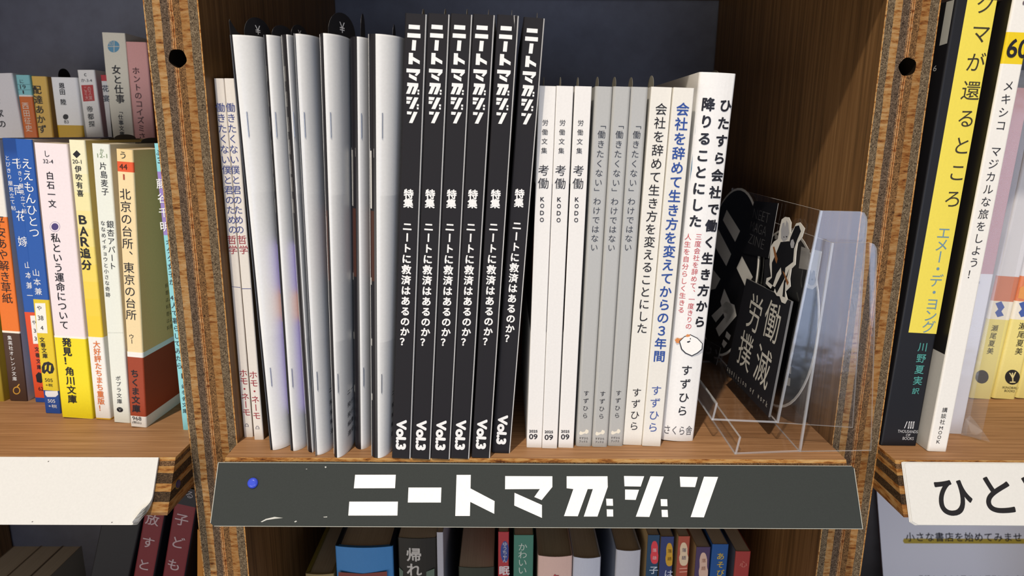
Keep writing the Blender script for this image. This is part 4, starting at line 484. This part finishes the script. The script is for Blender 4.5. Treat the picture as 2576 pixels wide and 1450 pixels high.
# six black magazines
LBOX={}
for k,pts in LOGO:
    for x,y in pts:
        q=LBOX.setdefault(k,[1e9,-1e9,1e9,-1e9]); q[0]=min(q[0],x);q[1]=max(q[1],x);q[2]=min(q[2],y);q[3]=max(q[3],y)
def logo_spine(mb,th,h,fn,pp):
    for k,u,v,wd,ht in CELLS:
        if k=='bar': mb.poly([(lambda t:(t[0],t[1]-.09,t[2]))(fn(u+a*wd/2+b_*.02,v+b_*ht/2)) for a,b_ in ((-.85,1),(1,1),(.85,-1),(-1,-1))],pp('f2f2f0')); continue
        q=LBOX[k]
        for kk,pts in LOGO:
            if kk==k: mb.poly([(lambda t:(t[0],t[1]-.09,t[2]))(fn(u+wd*((x-q[0])/(q[1]-q[0])-.5),v-ht*((y-q[2])/(q[3]-q[2])-.5))) for x,y in pts],pp('f2f2f0'))
ML=['black magazine spine nearest the stapled zines, first of six','second black magazine spine from the left in the row of six','third black magazine spine from the left in the row of six','fourth black magazine spine from the left in the row of six','fifth black magazine spine, with a scuffed white top corner','last black magazine, leaning apart beside the white book with a shadow on it']
GM='black magazines with white lettering on the middle shelf'
m1=book('magazine',K['M1'],ML[0],'1d1b1f',148,right='dedcd6',edge='e6e4de',r=.85,group=GM,cat='magazine',rough=.6,spec=.25,slip=(1.5,14,5,4,'55524c'),extra=logo_spine)
for i in range(2,7):
    d=K['M%d'%i]; mk=copy_tree(m1,ML[i-1],(d['x']*MM,d['y']*MM,m1.location.z),(0,math.radians(d['lean']),0))
# three white, three grey
    if i==5:   # the one scuffed corner
        b=MB(); t=K['M1']['th']/2; b.poly([(t-.95,.02,199),(t-.2,.45,197),(t+.05,1.2,196),(t+.05,3,208.05),(t-.3,.4,208.05),(t-2.2,-.05,208.05),(t-1.9,-.05,205.5)],paper('e8e6e0')); b.build('worn_edge',mk)
KL=['slim white book half shaded by the leaning black magazine','middle slim white book of three with black lettering','slim white book touching the first grey book']
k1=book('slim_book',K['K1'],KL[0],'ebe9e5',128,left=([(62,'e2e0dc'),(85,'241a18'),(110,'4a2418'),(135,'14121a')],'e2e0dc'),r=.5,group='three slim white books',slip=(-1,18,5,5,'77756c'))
for i in (2,3):
    d=K['K%d'%i]; copy_tree(k1,KL[i-1],(d['x']*MM,d['y']*MM,k1.location.z),(0,math.radians(d['lean']),0))
GLB=['first grey-spined book, next to the slim white books','middle grey-spined book of three with a small drawing at its foot','grey-spined book touching the cream book with black lettering']
g1=book('grey_book',K['G1'],GLB[0],'b4b4b0',128,left='b8b8b4',r=1.3,group='three grey-spined books',rough=.38,spec=.45,slip=(-.8,20,6,5.5,'77756c'))
for i in (2,3):
    d=K['G%d'%i]; copy_tree(g1,GLB[i-1],(d['x']*MM,d['y']*MM,g1.location.z),(0,math.radians(d['lean']),0))
book('cream_book',K['C1'],'cream book with a long black title down its spine','e9e6dd',128,r=.5,rough=.7,slip=(-.8,22,7,6.5,'8a887e'))
book('cream_book',K['C2'],'cream book with a long blue title down its spine','e9e6dd',128,r=.5,rough=.7)
book('thick_white_book',K['H'],'thick white book with a two-column black title and small animal drawing','f0efec',128,r=1.6,bulge=.9,rough=.4,slip=(5,24,8,3,'77756c'))
YBB=['f2cf3a','f1d144','f0d352','f0d662','f0d974','efdc86','efe098','eee4aa','eee7b8']; K['YB']['B']=[(60+i*9.5,c) for i,c in enumerate(YBB)]
# left bay, front row of pocket books
GB='pocket books in the front row of the left bay'
DB=97
book('pocket_book',K['L0'],'olive pocket book cut off at the photo edge beside the orange book','a8902e',DB,group=GB,r=.8)
book('pocket_book',K['L1'],'orange and brown spined pocket book at the far left','ece6dc',DB,right='e4ddd8',group=GB,r=.8)
book('pocket_book',K['B1'],'blue pocket book with a red-orange foot, half hidden behind another blue one','2458a8',DB,right='e8e4da',group=GB,r=.8)
book('pocket_book',K['B2'],'blue pocket book with a yellow foot, in front of its blue neighbour','2458a8',DB,right='cdbfae',group=GB,r=.8)
book('pocket_book',K['PK'],'pale pink pocket book with a broad yellow paper band','efe2e4',DB,group=GB,r=.9,band=(47.8,'f0dc22',[(46.9,'f0dc22'),(47.8,'f6f2e4')]),slip=(2,45,10,2.5,'4a463e'))
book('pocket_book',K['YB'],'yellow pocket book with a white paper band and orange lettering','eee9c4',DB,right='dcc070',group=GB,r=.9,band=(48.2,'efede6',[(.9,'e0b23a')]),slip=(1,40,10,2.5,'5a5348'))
book('pocket_book',K['WG'],'pale green-white pocket book next to the cream one','e6eadf',DB,right='e0dcc4',group=GB,r=.9,slip=(1,45,11,2.5,'4a463e'))
def barcode(mb,th,h,fn,pp):
    for v0,v1 in ((116,128),(95,107)):
        for i in range(14):
            w0=30+i*1.5; mb.poly([(th/2+.03,w0,v0),(th/2+.03,w0+.5+.35*(i%3),v0),(th/2+.03,w0+.5+.35*(i%3),v1),(th/2+.03,w0,v1)],pp('33291a'))
    for i in range(7):
        rowtext(mb,lambda a,b_:(th/2+.04,24+a,b_),'\u6599\u7406\u306f\u3088\u3046\u306b\u3057\u305f\u5e74\u306e\u53f0\u6240\u3068'[i%3:][:10],0,74-i*4.1,3.1,2.8,pp('5c4c2e'))
book('pocket_book',K['CR'],'cream pocket book with a brick red paper band, its side cover showing','ecd096',DB,right='f0c07e',group=GB,r=.9,band=(43,'9c3f22',[(6.4,'eceae2'),(40.2,'9c3f22'),(43,'f0eee8')]),extra=barcode,slip=(1,52,11,4.5,'8f8c84'))
book('pocket_book',K['CY'],'light blue and lilac pocket book half hidden by the left wooden upright','8fd4da',DB,group=GB,r=.7)
# left bay, back row on a riser
b=MB(); b.box(-466,-181.5,160,257,.1,37.9,m_in); tag(b.build('book_riser'),'low brown board block the back row stands on behind the front row','riser')
GR='pocket books in the raised back row of the left bay'
def back(k,label,*a,**kw): return book('pocket_book' if k not in('T6','T7') else 'tall_book',K[k],label,*a,depth=88,group=GR,rough=.32,spec=.4,**kw)
back('T0','glossy pale grey book at the far left of the back row','e0dddd',r=1.2)
back('T1','back-row book with a teal top and orange spine','84c4c8',r=1.2)
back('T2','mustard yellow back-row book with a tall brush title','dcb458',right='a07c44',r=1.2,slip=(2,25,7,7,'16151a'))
back('T3','white back-row book with a yellow foot and a black dot','f0f0ee',r=1.4,slip=(1,30,11,7,'16151a'))
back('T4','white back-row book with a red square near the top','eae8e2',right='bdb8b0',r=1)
back('T5','thin white back-row book with a red top, tucked beside the beige one','b8303a',r=.6)
back('T6','tall beige back-row book with a blue quartered circle','e2dcc8',r=.6)
back('T7','tall dusty pink book at the right end of the back row','e0a49e',right='9a5a34',r=1.2)
# right bay
def r1_cover(mb,th,h,fn,pp):
    x=-th/2-.04; mb.poly([(x,1.2,200),(x,6.8,199.6),(x,6.8,218.8),(x,1.2,218.8)],pp('b4b4ac'))
    word(mb,lambda u,v:(x-.03,-u,v),'6',-7.2,189.5,2.6,2.6,pp('b8b8b8'))
book('thick_black_book',K['R1'],'thick black book with a yellow title panel beside the right upright','17171b',140,r=1.0,rough=.45,extra=r1_cover)
book('white_mook',K['R2'],'white spined magazine-book with a yellow label at its top','efece4',150,left=([(52,'c4c2bc')],'1c1a1a'),r=1.0,rough=.45)
r3=book('pink_book',K['R3'],'dusty pink book in a clear plastic sleeve','b98a8c',128,left='c49a9c',r=.8,rough=.5)
b=MB(); sleeve_m=clear('clear_sleeve',(.96,.96,.96,1),.45,.12,.04); H3=K['R3']['h']
for (x0,y0,x1,y1) in ((6.3,130,6.3,-3),(6.3,-3,10,-9),(-6.3,-1,6.3,-3)):
    b.prism([(x0,y0,1),(x1,y1,.5),(x1,y1,H3+8),(x0,y0,H3+8)],(-.05,0,0),(.05,0,0),sleeve_m)
b.prism([(6.3,-3,12),(10,-9,6),(12,-13,1.6),(7,-7,1.2),(1,-6,2),(4,-3,10)],(0,0,0),(.1,-.1,0),sleeve_m)
b.build('plastic_sleeve',r3)
GY='yellow-footed books in the right bay'
book('picture_book',K['R4'],'yellow-footed picture-spined book seen through the plastic sleeve','dcdce0',128,r=1.6,group=GY,rough=.4)
book('picture_book',K['R5'],'yellow-footed picture-spined book cut off by the photo edge, clear of the sleeve','dcdce0',128,r=1.6,group=GY,rough=.4)
book('picture_book',dict(x=K['R5']['x']+15,y=66,z=0,yaw=0,lean=K['R5']['lean'],th=14.2,h=182,B=K['R5']['B']),'yellow-footed book at the right edge, only its bottom corner showing','dcdce0',128,r=1.6,group=GY,rough=.4)
# bay below
def low(k,nm,label,col,depth=128,**kw): return book(nm,DL[k],label,col,depth,group='books on the shelf below',**kw)
low('D1','hardcover_book','olive-edged book left of the thick blue one below','8f7c52',left='8f8238',r=1,hard=True,cc=1.6,bulge=.8)
low('D2','hardcover_book','thick blue book with a red-brown label below the black sign','3f7ab0',left='1c2430',right='1c2430',r=1.2,hard=True,cc=2.2,bulge=1.6)
low('D3','black_book','wide black book with large grey two-character title below','26241f',r=1.2,bulge=1.2)
low('D4','thin_grey_book','thin pale grey book beside the wide black one below','a9a8ae',r=.5)
low('D5','dark_green_book','short dark green book between the grey strip and the red spine below','35392f',r=1.2,bulge=1)
low('D6','red_book','red book with a blue oval below the black sign','a8383c',r=.5)
low('D7','green_book','teal green book with pale lettering below','477a68',r=.5)
low('D8','pink_cream_book','pinkish cream book with a red flower below','d8b6a8',r=1.6,bulge=1.2,hard=True,cc=.5)
low('D9','pale_blue_book','pale blue-grey book next to the pinkish cream one below','bfc2cc',r=1.6,bulge=1.2,hard=True,cc=.5)
low('D10','pale_grey_book','pale grey book with its blue-grey side showing, before the gourd-marked spines','bcbcc2',left='7c8494',r=1.6,bulge=1.0,hard=True,cc=.5)
GG='gourd-marked books on the shelf below'
for k,l,c in (('D11','navy book with a red gourd emblem below','2a4660'),('D12','navy book with a yellow gourd emblem below','37406c'),('D13','rust red book with a cream gourd emblem below','a8503c'),('D14','purple book with a pinkish gourd emblem below','4c3c5c')):
    book('gourd_book',DL[k],l,c,128,left='b09468',group=GG,r=.5)
low('D15','blue_book','blue book with yellow lettering near the right end below','24508a',r=.5)
low('D16','dark_red_book','dark red book at the right end of the shelf below','9c3a34',left='5a5c66',r=.8)
low('E1','dark_red_book','dark red leaning book with white lettering, next to the plain black one','16151a',left='16151a',right='16151a',edge='16151a',r=1.5,cc=1.2)
low('E2','dark_red_book','dark red leaning book with white lettering, next to the orange strip by the upright','16151a',left='16151a',right='16151a',edge='16151a',r=1.5,cc=1.2)
low('K0','plain_black_book','wide plain black leaning book below the white label','17171a',r=1)
def pb_(x,th,h,y,lean=0): return dict(x=x,y=y,z=-284,yaw=0,lean=lean,th=th,h=h)
book('thin_orange_book',pb_(-218.8,3.8,209,40,5.5),'thin orange book squeezed against the left upright below','b8782a',128,group='books on the shelf below',r=.5)
for x,th,lbl,c,ln in ((-359,19.3,'low shelved pocket book at the far left below the white label','8a7a64',0),(-341.5,15,'low shelved pocket book second from the left below the white label','93826a',0),(-332+5,13,'low shelved pocket book third from the left below the white label','7d705e',0)):
    book('pocket_book',pb_(x,th,149.7,6,ln),lbl,c,105,group='low pocket books below the white label',r=.8)

# ---------------------------------------------------------------- shelf-edge labels (on the sloping board edge)
SD=Vector((0,-(QR-PR),-HS)).normalized(); SN=Vector((1,0,0)).cross(SD)   # down the slope / outward
if SN.y>0: SN=-SN
def onsign(x,s,o=0): 
    q=Vector((x,-PR*1000,0))+SD*s+SN*o; return tuple(q)
def rrect(x0,x1,s0,s1,r,n=4):
    P=[]
    for cx,cy,a0 in ((x1-r,s0+r,-PI/2),(x1-r,s1-r,0),(x0+r,s1-r,PI/2),(x0+r,s0+r,PI)):
        for i in range(n+1):
            a=a0+PI/2*i/n; P.append((cx+r*math.cos(a),cy+r*math.sin(a)))
    return P
blk=paper('343836',.75,.25,.12,1500); wht=paper('f4f3f0',.5,.3)
sg_=MB(); off=.5; S=[(-157.8,2.4),(-100,2.0),(0,2.3),(100,2.8),(156.6,3.0),(157.9,4.2),(158,32.8),(60,32.7),(-60,32.3),(-155.8,32.3),(-157.9,30.8)]
sg_.prism([onsign(x,s) for x,s in S],tuple(SN*off),tuple(SN*(off+.9)),blk,paper('d8d8cc'))
TO=off+.95
for k,pts in LOGO: sg_.poly([onsign(x,s,TO+.02) for x,s in pts],wht)
for pts in SCR: sg_.poly([onsign(x,s,TO) for x,s in pts],paper('c9c9c2'))
# worn pale rim
for (a,b_) in (((-157.8,2.4),(156.6,3.0)),((-155.8,32.3),(158,32.8)),((-157.8,2.4),(-157.9,30.8)),((157.9,4.2),(158,32.8))):
    ax,as_=a; bx,bs=b_; hz=abs(bx-ax)>50; t=.22 if hz else .3
    if hz: sg_.poly([onsign(ax,as_,TO),onsign(bx,bs,TO),onsign(bx,bs+(t if as_<10 else -t),TO),onsign(ax,as_+(t if as_<10 else -t),TO)],paper('bdbdb2'))
    else: sg_.poly([onsign(ax,as_,TO),onsign(bx,bs,TO),onsign(bx+(t if ax<0 else -t),bs,TO),onsign(ax+(t if ax<0 else -t),as_,TO)],paper('bdbdb2'))
tag(sg_.build('shelf_sign'),'long black shelf-edge sign with large white lettering','sign')
pm=MB(); bl=paper('3a50d0',.3,.5); n=20; rings=[(2.55,0),(2.55,.5),(2.2,.95),(1.3,1.25)]
V=[onsign(PIN[0]+r*math.cos(2*PI*i/n),PIN[1]+r*math.sin(2*PI*i/n),TO+.02+z) for r,z in rings for i in range(n)]
pm.add(V,[(k*n+i,k*n+(i+1)%n,(k+1)*n+(i+1)%n,(k+1)*n+i) for k in range(3) for i in range(n)],bl,True); pm.add(V[-n:],[tuple(range(n))],bl); pm.add(V[:n],[tuple(range(n))[::-1]],bl)
tag(pm.build('push_pin'),'round blue pin head on the left part of the black sign','pin')
pm=MB(); x,y,z=PEG
for r,dx,m in ((2.6,.15,paper('8a6a30')),(2.0,.5,paper('23265a',.35,.4))):
    P=[(x,y+r*math.cos(2*PI*i/n),z+r*math.sin(2*PI*i/n)) for i in range(n)]; pm.prism(P,(.02,0,0),(dx,0,0),m)
tag(pm.build('peg'),'small dark blue peg in the end of the left shelf board','peg')
# white paper label, left bay, several sheets with a curled corner
lab=thing('paper_label','blank white paper shelf label with its lower right corner curled up','label',(0,0,0))
wp=paper('d9d8d3',.6,.25)
for q in range(4):
    b=MB(); nx,ny=70,22; x0,x1,s0,s1=-460,-187.4,.2,31.8; V=[]
    for top in (0,1):
        for j in range(ny+1):
            for i in range(nx+1):
                u=i/nx; x=x0+(x1-x0)*(1-(1-u)**2.2); s=s0+(s1-s0)*j/ny
                dd=(x-x1)*.84+(s-17.5)*.54
                t=max(0,dd); rr=4.2-q*.7; a=min(t/rr,2.2)
                mv=(rr*math.sin(a)-t) if t>0 else 0; up=rr*(1-math.cos(a)) if t>0 else 0
                V.append(onsign(x+mv*.84,s+mv*.54,.35+q*.28+up+(.18 if top else 0)))
    N=(nx+1)*(ny+1); f=[]
    for j in range(ny):
        for i in range(nx):
            a=j*(nx+1)+i; f.append((a,a+1,a+nx+2,a+nx+1)); f.append((N+a,N+a+nx+1,N+a+nx+2,N+a+1))
    for i in range(nx):
        for j in (0,ny): a=j*(nx+1)+i; f.append((a,a+1,N+a+1,N+a))
    for j in range(ny):
        for i in (0,nx): a=j*(nx+1)+i; f.append((a,a+nx+1,N+a+nx+1,N+a))
    b.add(V,f,wp)
    if q==3:
        for x,s in ((-241,2.3),(-243,30.4),(-205,30.6)): b.poly([onsign(x+a,s+c,1.5) for a,c in ((-.25,-.1),(.3,-.25),(.35,.1),(-.2,.3))],paper('6e6a66'))
    b.build('paper_sheet',lab)
b=MB(); S=[(182.4,1.2),(183.5,.9),(300,1.2),(480,1.2),(480,31.4),(300,31.4),(184.2,31.0),(181.6,29.4)]
for q,(dx,ds) in enumerate(((0,0),(.5,.3),(1.1,.7))):
    b.prism([onsign(max(x+dx,x),s+ds*(1 if s<20 else -.4)) for x,s in S],tuple(SN*(.4+q*.34)),tuple(SN*(.64+q*.34)),wp)
for (x,s),ch in zip(HITO,'\u3072\u3068\u3068'): put(b,glyph(ch,.018),lambda u,v:onsign(u,-v,1.4),x,-s,20.5,20.5,.5,.38,paper('1c1a1c'))
tag(b.build('paper_label'),'white paper shelf label with large black handwritten-style characters','label')
# ---------------------------------------------------------------- leaning poster in the lower right bay
po=thing('poster_board','pale blue-grey poster board leaning at the back of the lower right bay','poster',(.335,.2216,-.2381),(math.radians(-21.67),0,0))
b=MB(); pc=paper('e6e8f0',.6,.2,.02); b.box(0,150,.05,3,-48.2,92,pc)
b.add([(-.02,.05,-48.2),(-.02,3,-48.2),(-.02,3,92),(-.02,.05,92)],[(0,1,2,3)],paper('4a3838'))
f=lambda u,v:(u,-.02,v)
hx,hz=POST['hl'][0]; hz1=POST['hl'][1][1]
b.poly([(hx+1,.02,hz),(146,.02,hz),(147.5,.02,(hz+hz1)/2),(146,.02,hz1),(hx+1,.02,hz1),(hx-.3,.02,(hz+hz1)/2)],paper('b8a23c'))
(xa,za),(xb,_)=POST['t']; pt=(xb-xa)/12
rowtext(b,f,'\u5c0f\u3055\u306a\u66f8\u5e97\u3092\u59cb\u3081\u3066\u307f\u307e\u305b',xa-.4,za,pt,pt*.94,paper('1c1e28'),.014)
(xa,za),(xb,_)=POST['t2']; rowtext(b,f,'\u6708\u984d\uff14\uff0c\uff18\uff10\uff10\u5186\u3067\u3072\u3068\u68da\u501f\u308a\u3066\u3001\u81ea\u5206\u306e\u66f8\u5e97\u3092',xa,za-2.2,(xb-xa)/17.5,(xb-xa)/18.5,paper('33353f'))
b.build('board',po)
# ---------------------------------------------------------------- clear acrylic stands with stickers and cards
ac=clear('clear_acrylic',(.98,.98,.985,1),.55,.1,.0); acw=clear('clear_acrylic_wing',(.975,.98,.99,1),.85,.12,.0); ace=clear('acrylic_edge',(.88,.9,.92,1),1.5,.2,.3)  # acw: same plastic as ac, a stronger reflection put into the wing's copy
def stand(label,p0,p1,p2,z,t1,t2,zt,dep,yd):
    # p0 lip corner, p1 fold, p2 wing end (xy mm); t1,t2 top x of rest and wing
    r=thing('acrylic_stand',label,'stand',(0,0,0),(0,0,0),'clear acrylic stands on the middle shelf'); T=1.1
    D=Vector((.02,1,0))*dep
    def plate(name,quad,nrm,ac=ac):
        b=MB(); q=[Vector(p) for p in quad]; nv=Vector(nrm).normalized()*T
        A=[tuple(p) for p in q]; B=[tuple(p+nv) for p in q]; n=len(q)
        b.add(A+B,[tuple(range(n))[::-1],tuple(range(n,2*n))],ac); b.add(A+B,[(i,(i+1)%n,n+(i+1)%n,n+i) for i in range(n)],ace)
        b.build(name,r)
    P0=Vector((*p0,z));P1=Vector((*p1,z));P2=Vector((*p2,z)); R=Vector((t1[0],t1[1],zt)); W=Vector((t2[0],t2[1],zt-1))
    plate('base_plate',(P0,P1,P1+D,P0+D),(0,0,1))
    plate('lip',(P0,P0+D*.98,P0+D*.98+Vector((1.5,0,9.6)),P0+Vector((1.5,0,9.6))),(1,0,0))
    plate('back_rest',(P1,P1+D,R+D,R),(1,0,-.05))
    cor=[W+Vector((-3.6,.3,1)),W+Vector((-1.6,.15,.4)),W+Vector((-.3,.05,-1.6)),W+Vector((.3,-.05,-4))]
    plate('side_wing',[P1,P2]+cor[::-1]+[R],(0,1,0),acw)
    return r
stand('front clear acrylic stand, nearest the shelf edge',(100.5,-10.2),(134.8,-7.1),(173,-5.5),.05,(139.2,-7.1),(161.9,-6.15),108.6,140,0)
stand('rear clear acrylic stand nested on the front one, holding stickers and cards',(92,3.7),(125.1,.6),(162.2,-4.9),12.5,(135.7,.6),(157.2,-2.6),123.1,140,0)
PP=Vector((125.1,.6,12.5)); ES=Vector((.02,1,0)).normalized(); ET=Vector((10.6,0,110.6)).normalized(); NN=ES.cross(ET)
if NN.x>0: NN=-NN
def cd(s,t,o=0): return tuple(PP+ES*s+ET*t+NN*o)
def plate2(b,pts,o0,o1,m,ms=None): b.prism([cd(s,t) for s,t in pts],tuple(NN*o0),tuple(NN*o1),m,ms)
def flat(b,pts,o,m): b.poly([cd(s,t,o) for s,t in pts],m)
def circ(cs,ct,r,n=48): return [(cs+r*math.cos(2*PI*i/n),ct+r*math.sin(2*PI*i/n)) for i in range(n)]
inkb=paper('121215',.35,.4); wh=paper('dcdad2',.45,.3); gr=paper('8c8c8a',.5,.3)
C_=CARD
b=MB(); plate2(b,circ(119,56,56.5),.15,.55,wh); flat(b,circ(119,56,55),.58,inkb)
for pts in C_['bars']: flat(b,pts,.62,wh)
tag(b.build('round_sticker'),'large round black sticker with white lettering strokes and a pale rim','sticker')
P2=Vector((140.5,0,0)); E2_=Vector((.04,0,1)).normalized()
def cd2(s,t,o=0): return tuple(P2+ES*s+E2_*t+NN*o)
b=MB(); b.prism([cd2(s,t) for s,t in circ(55,54.5,52)],tuple(NN*0),tuple(NN*.4),wh); b.poly([cd2(s,t,.44) for s,t in circ(55,54.5,50.6)],inkb)
for pts in C_['d2bars']: b.poly([cd2(s,t,.5) for s,t in pts],wh)
tag(b.build('round_sticker'),'large round black sticker seen through the clear side wing','sticker')
b=MB(); plate2(b,[(89,107),(51,109.4),(49.8,78.3),(96.5,73.5)],.9,1.2,inkb,gr)
for (s,t),tx in zip(C_['neet_txt'],('NEET','MAGA','ZINE')): word(b,lambda u,v:cd(-u,v,1.24),tx,-s,t,27,5.6,paper('4a4a4c'),-.02)
tag(b.build('black_card'),'black card with faint thin grey capital lettering','card')
b=MB(); R4=[(74,61.2),(6.2,63.8),(5.4,.7),(80,-1.4)]; plate2(b,R4,1.4,2.6,paper('1b1b20',.5,.3),paper('6a6a6a'))
for (s,t),ch in zip(C_['rodo_txt'],'\u52b4\u50cd\u64b2\u6ec5'): put(b,glyph(ch,0),lambda u,v:cd(-u,v,2.65),-s,t,23,23,.5,.38,paper('c6c4ba'))
(s0,t0),(s1,t1)=C_['abol']
for i,ch in enumerate('abolition of work'):
    if ch!=' ':
        k=i/16; g=glyph(ch,0); word(b,lambda u,v:cd(-u,v,2.65),ch,-(s0+(s1-s0)*k),t0+(t1-t0)*k,(1.9 if ch not in 'li' else .5),2.2 if ch not in 'ltibfk' else 3.0,paper('b4b2aa'),0)
tag(b.build('black_card_pack'),'pack of black cards with four large pale characters','card')
b=MB(); plate2(b,C_['rab'],2.8,3.05,wh)
for k,m in (('rabdark',inkb),('rabgrey',paper('a9aaae')),('rabbrown',paper('8a5a34')),('rabeye',inkb)):
    for j,pts in enumerate(C_[k]): flat(b,pts,3.09+.01*j+(.02 if k!='rabdark' else 0),m)
tag(b.build('cutout_sticker'),'white-edged cut-out sticker of two dark-clothed long-eared figures','sticker')
b=MB(); b.prism([cd2(s,t) for s,t in C_['face']],tuple(NN*.7),tuple(NN*.95),wh); b.poly([cd2(s,t,1.0) for s,t in C_['facehead']],gr)
for pts in C_['faceeye']: b.poly([cd2(s,t,1.05) for s,t in pts],inkb)
tag(b.build('face_sticker'),'small white sticker with a sleepy grey face behind the clear wing','sticker')
b=MB(); plate2(b,[(55.4,76.4),(36,82),(23,66),(50.4,62.2)],.62,.85,paper('1d1d20'),wh)
tag(b.build('black_card'),'small black card with a pale left edge under the cut-out sticker','card')
b=MB(); plate2(b,C_['gajin'],.9,1.2,inkb,gr); (s0,t0),(s1,t1)=C_['gajin_txt']
for i,ch in enumerate('\u30ac\u30b8\u30f3'): 
    k=i/2; put(b,glyph(ch,.03),lambda u,v:cd(-u,v,1.25),-(s0+(s1-s0)*k),t0+(t1-t0)*k,14,8,.5,.38,paper('77777a'))
tag(b.build('black_sticker'),'small black sticker with grey lettering low behind the thick white book','sticker')
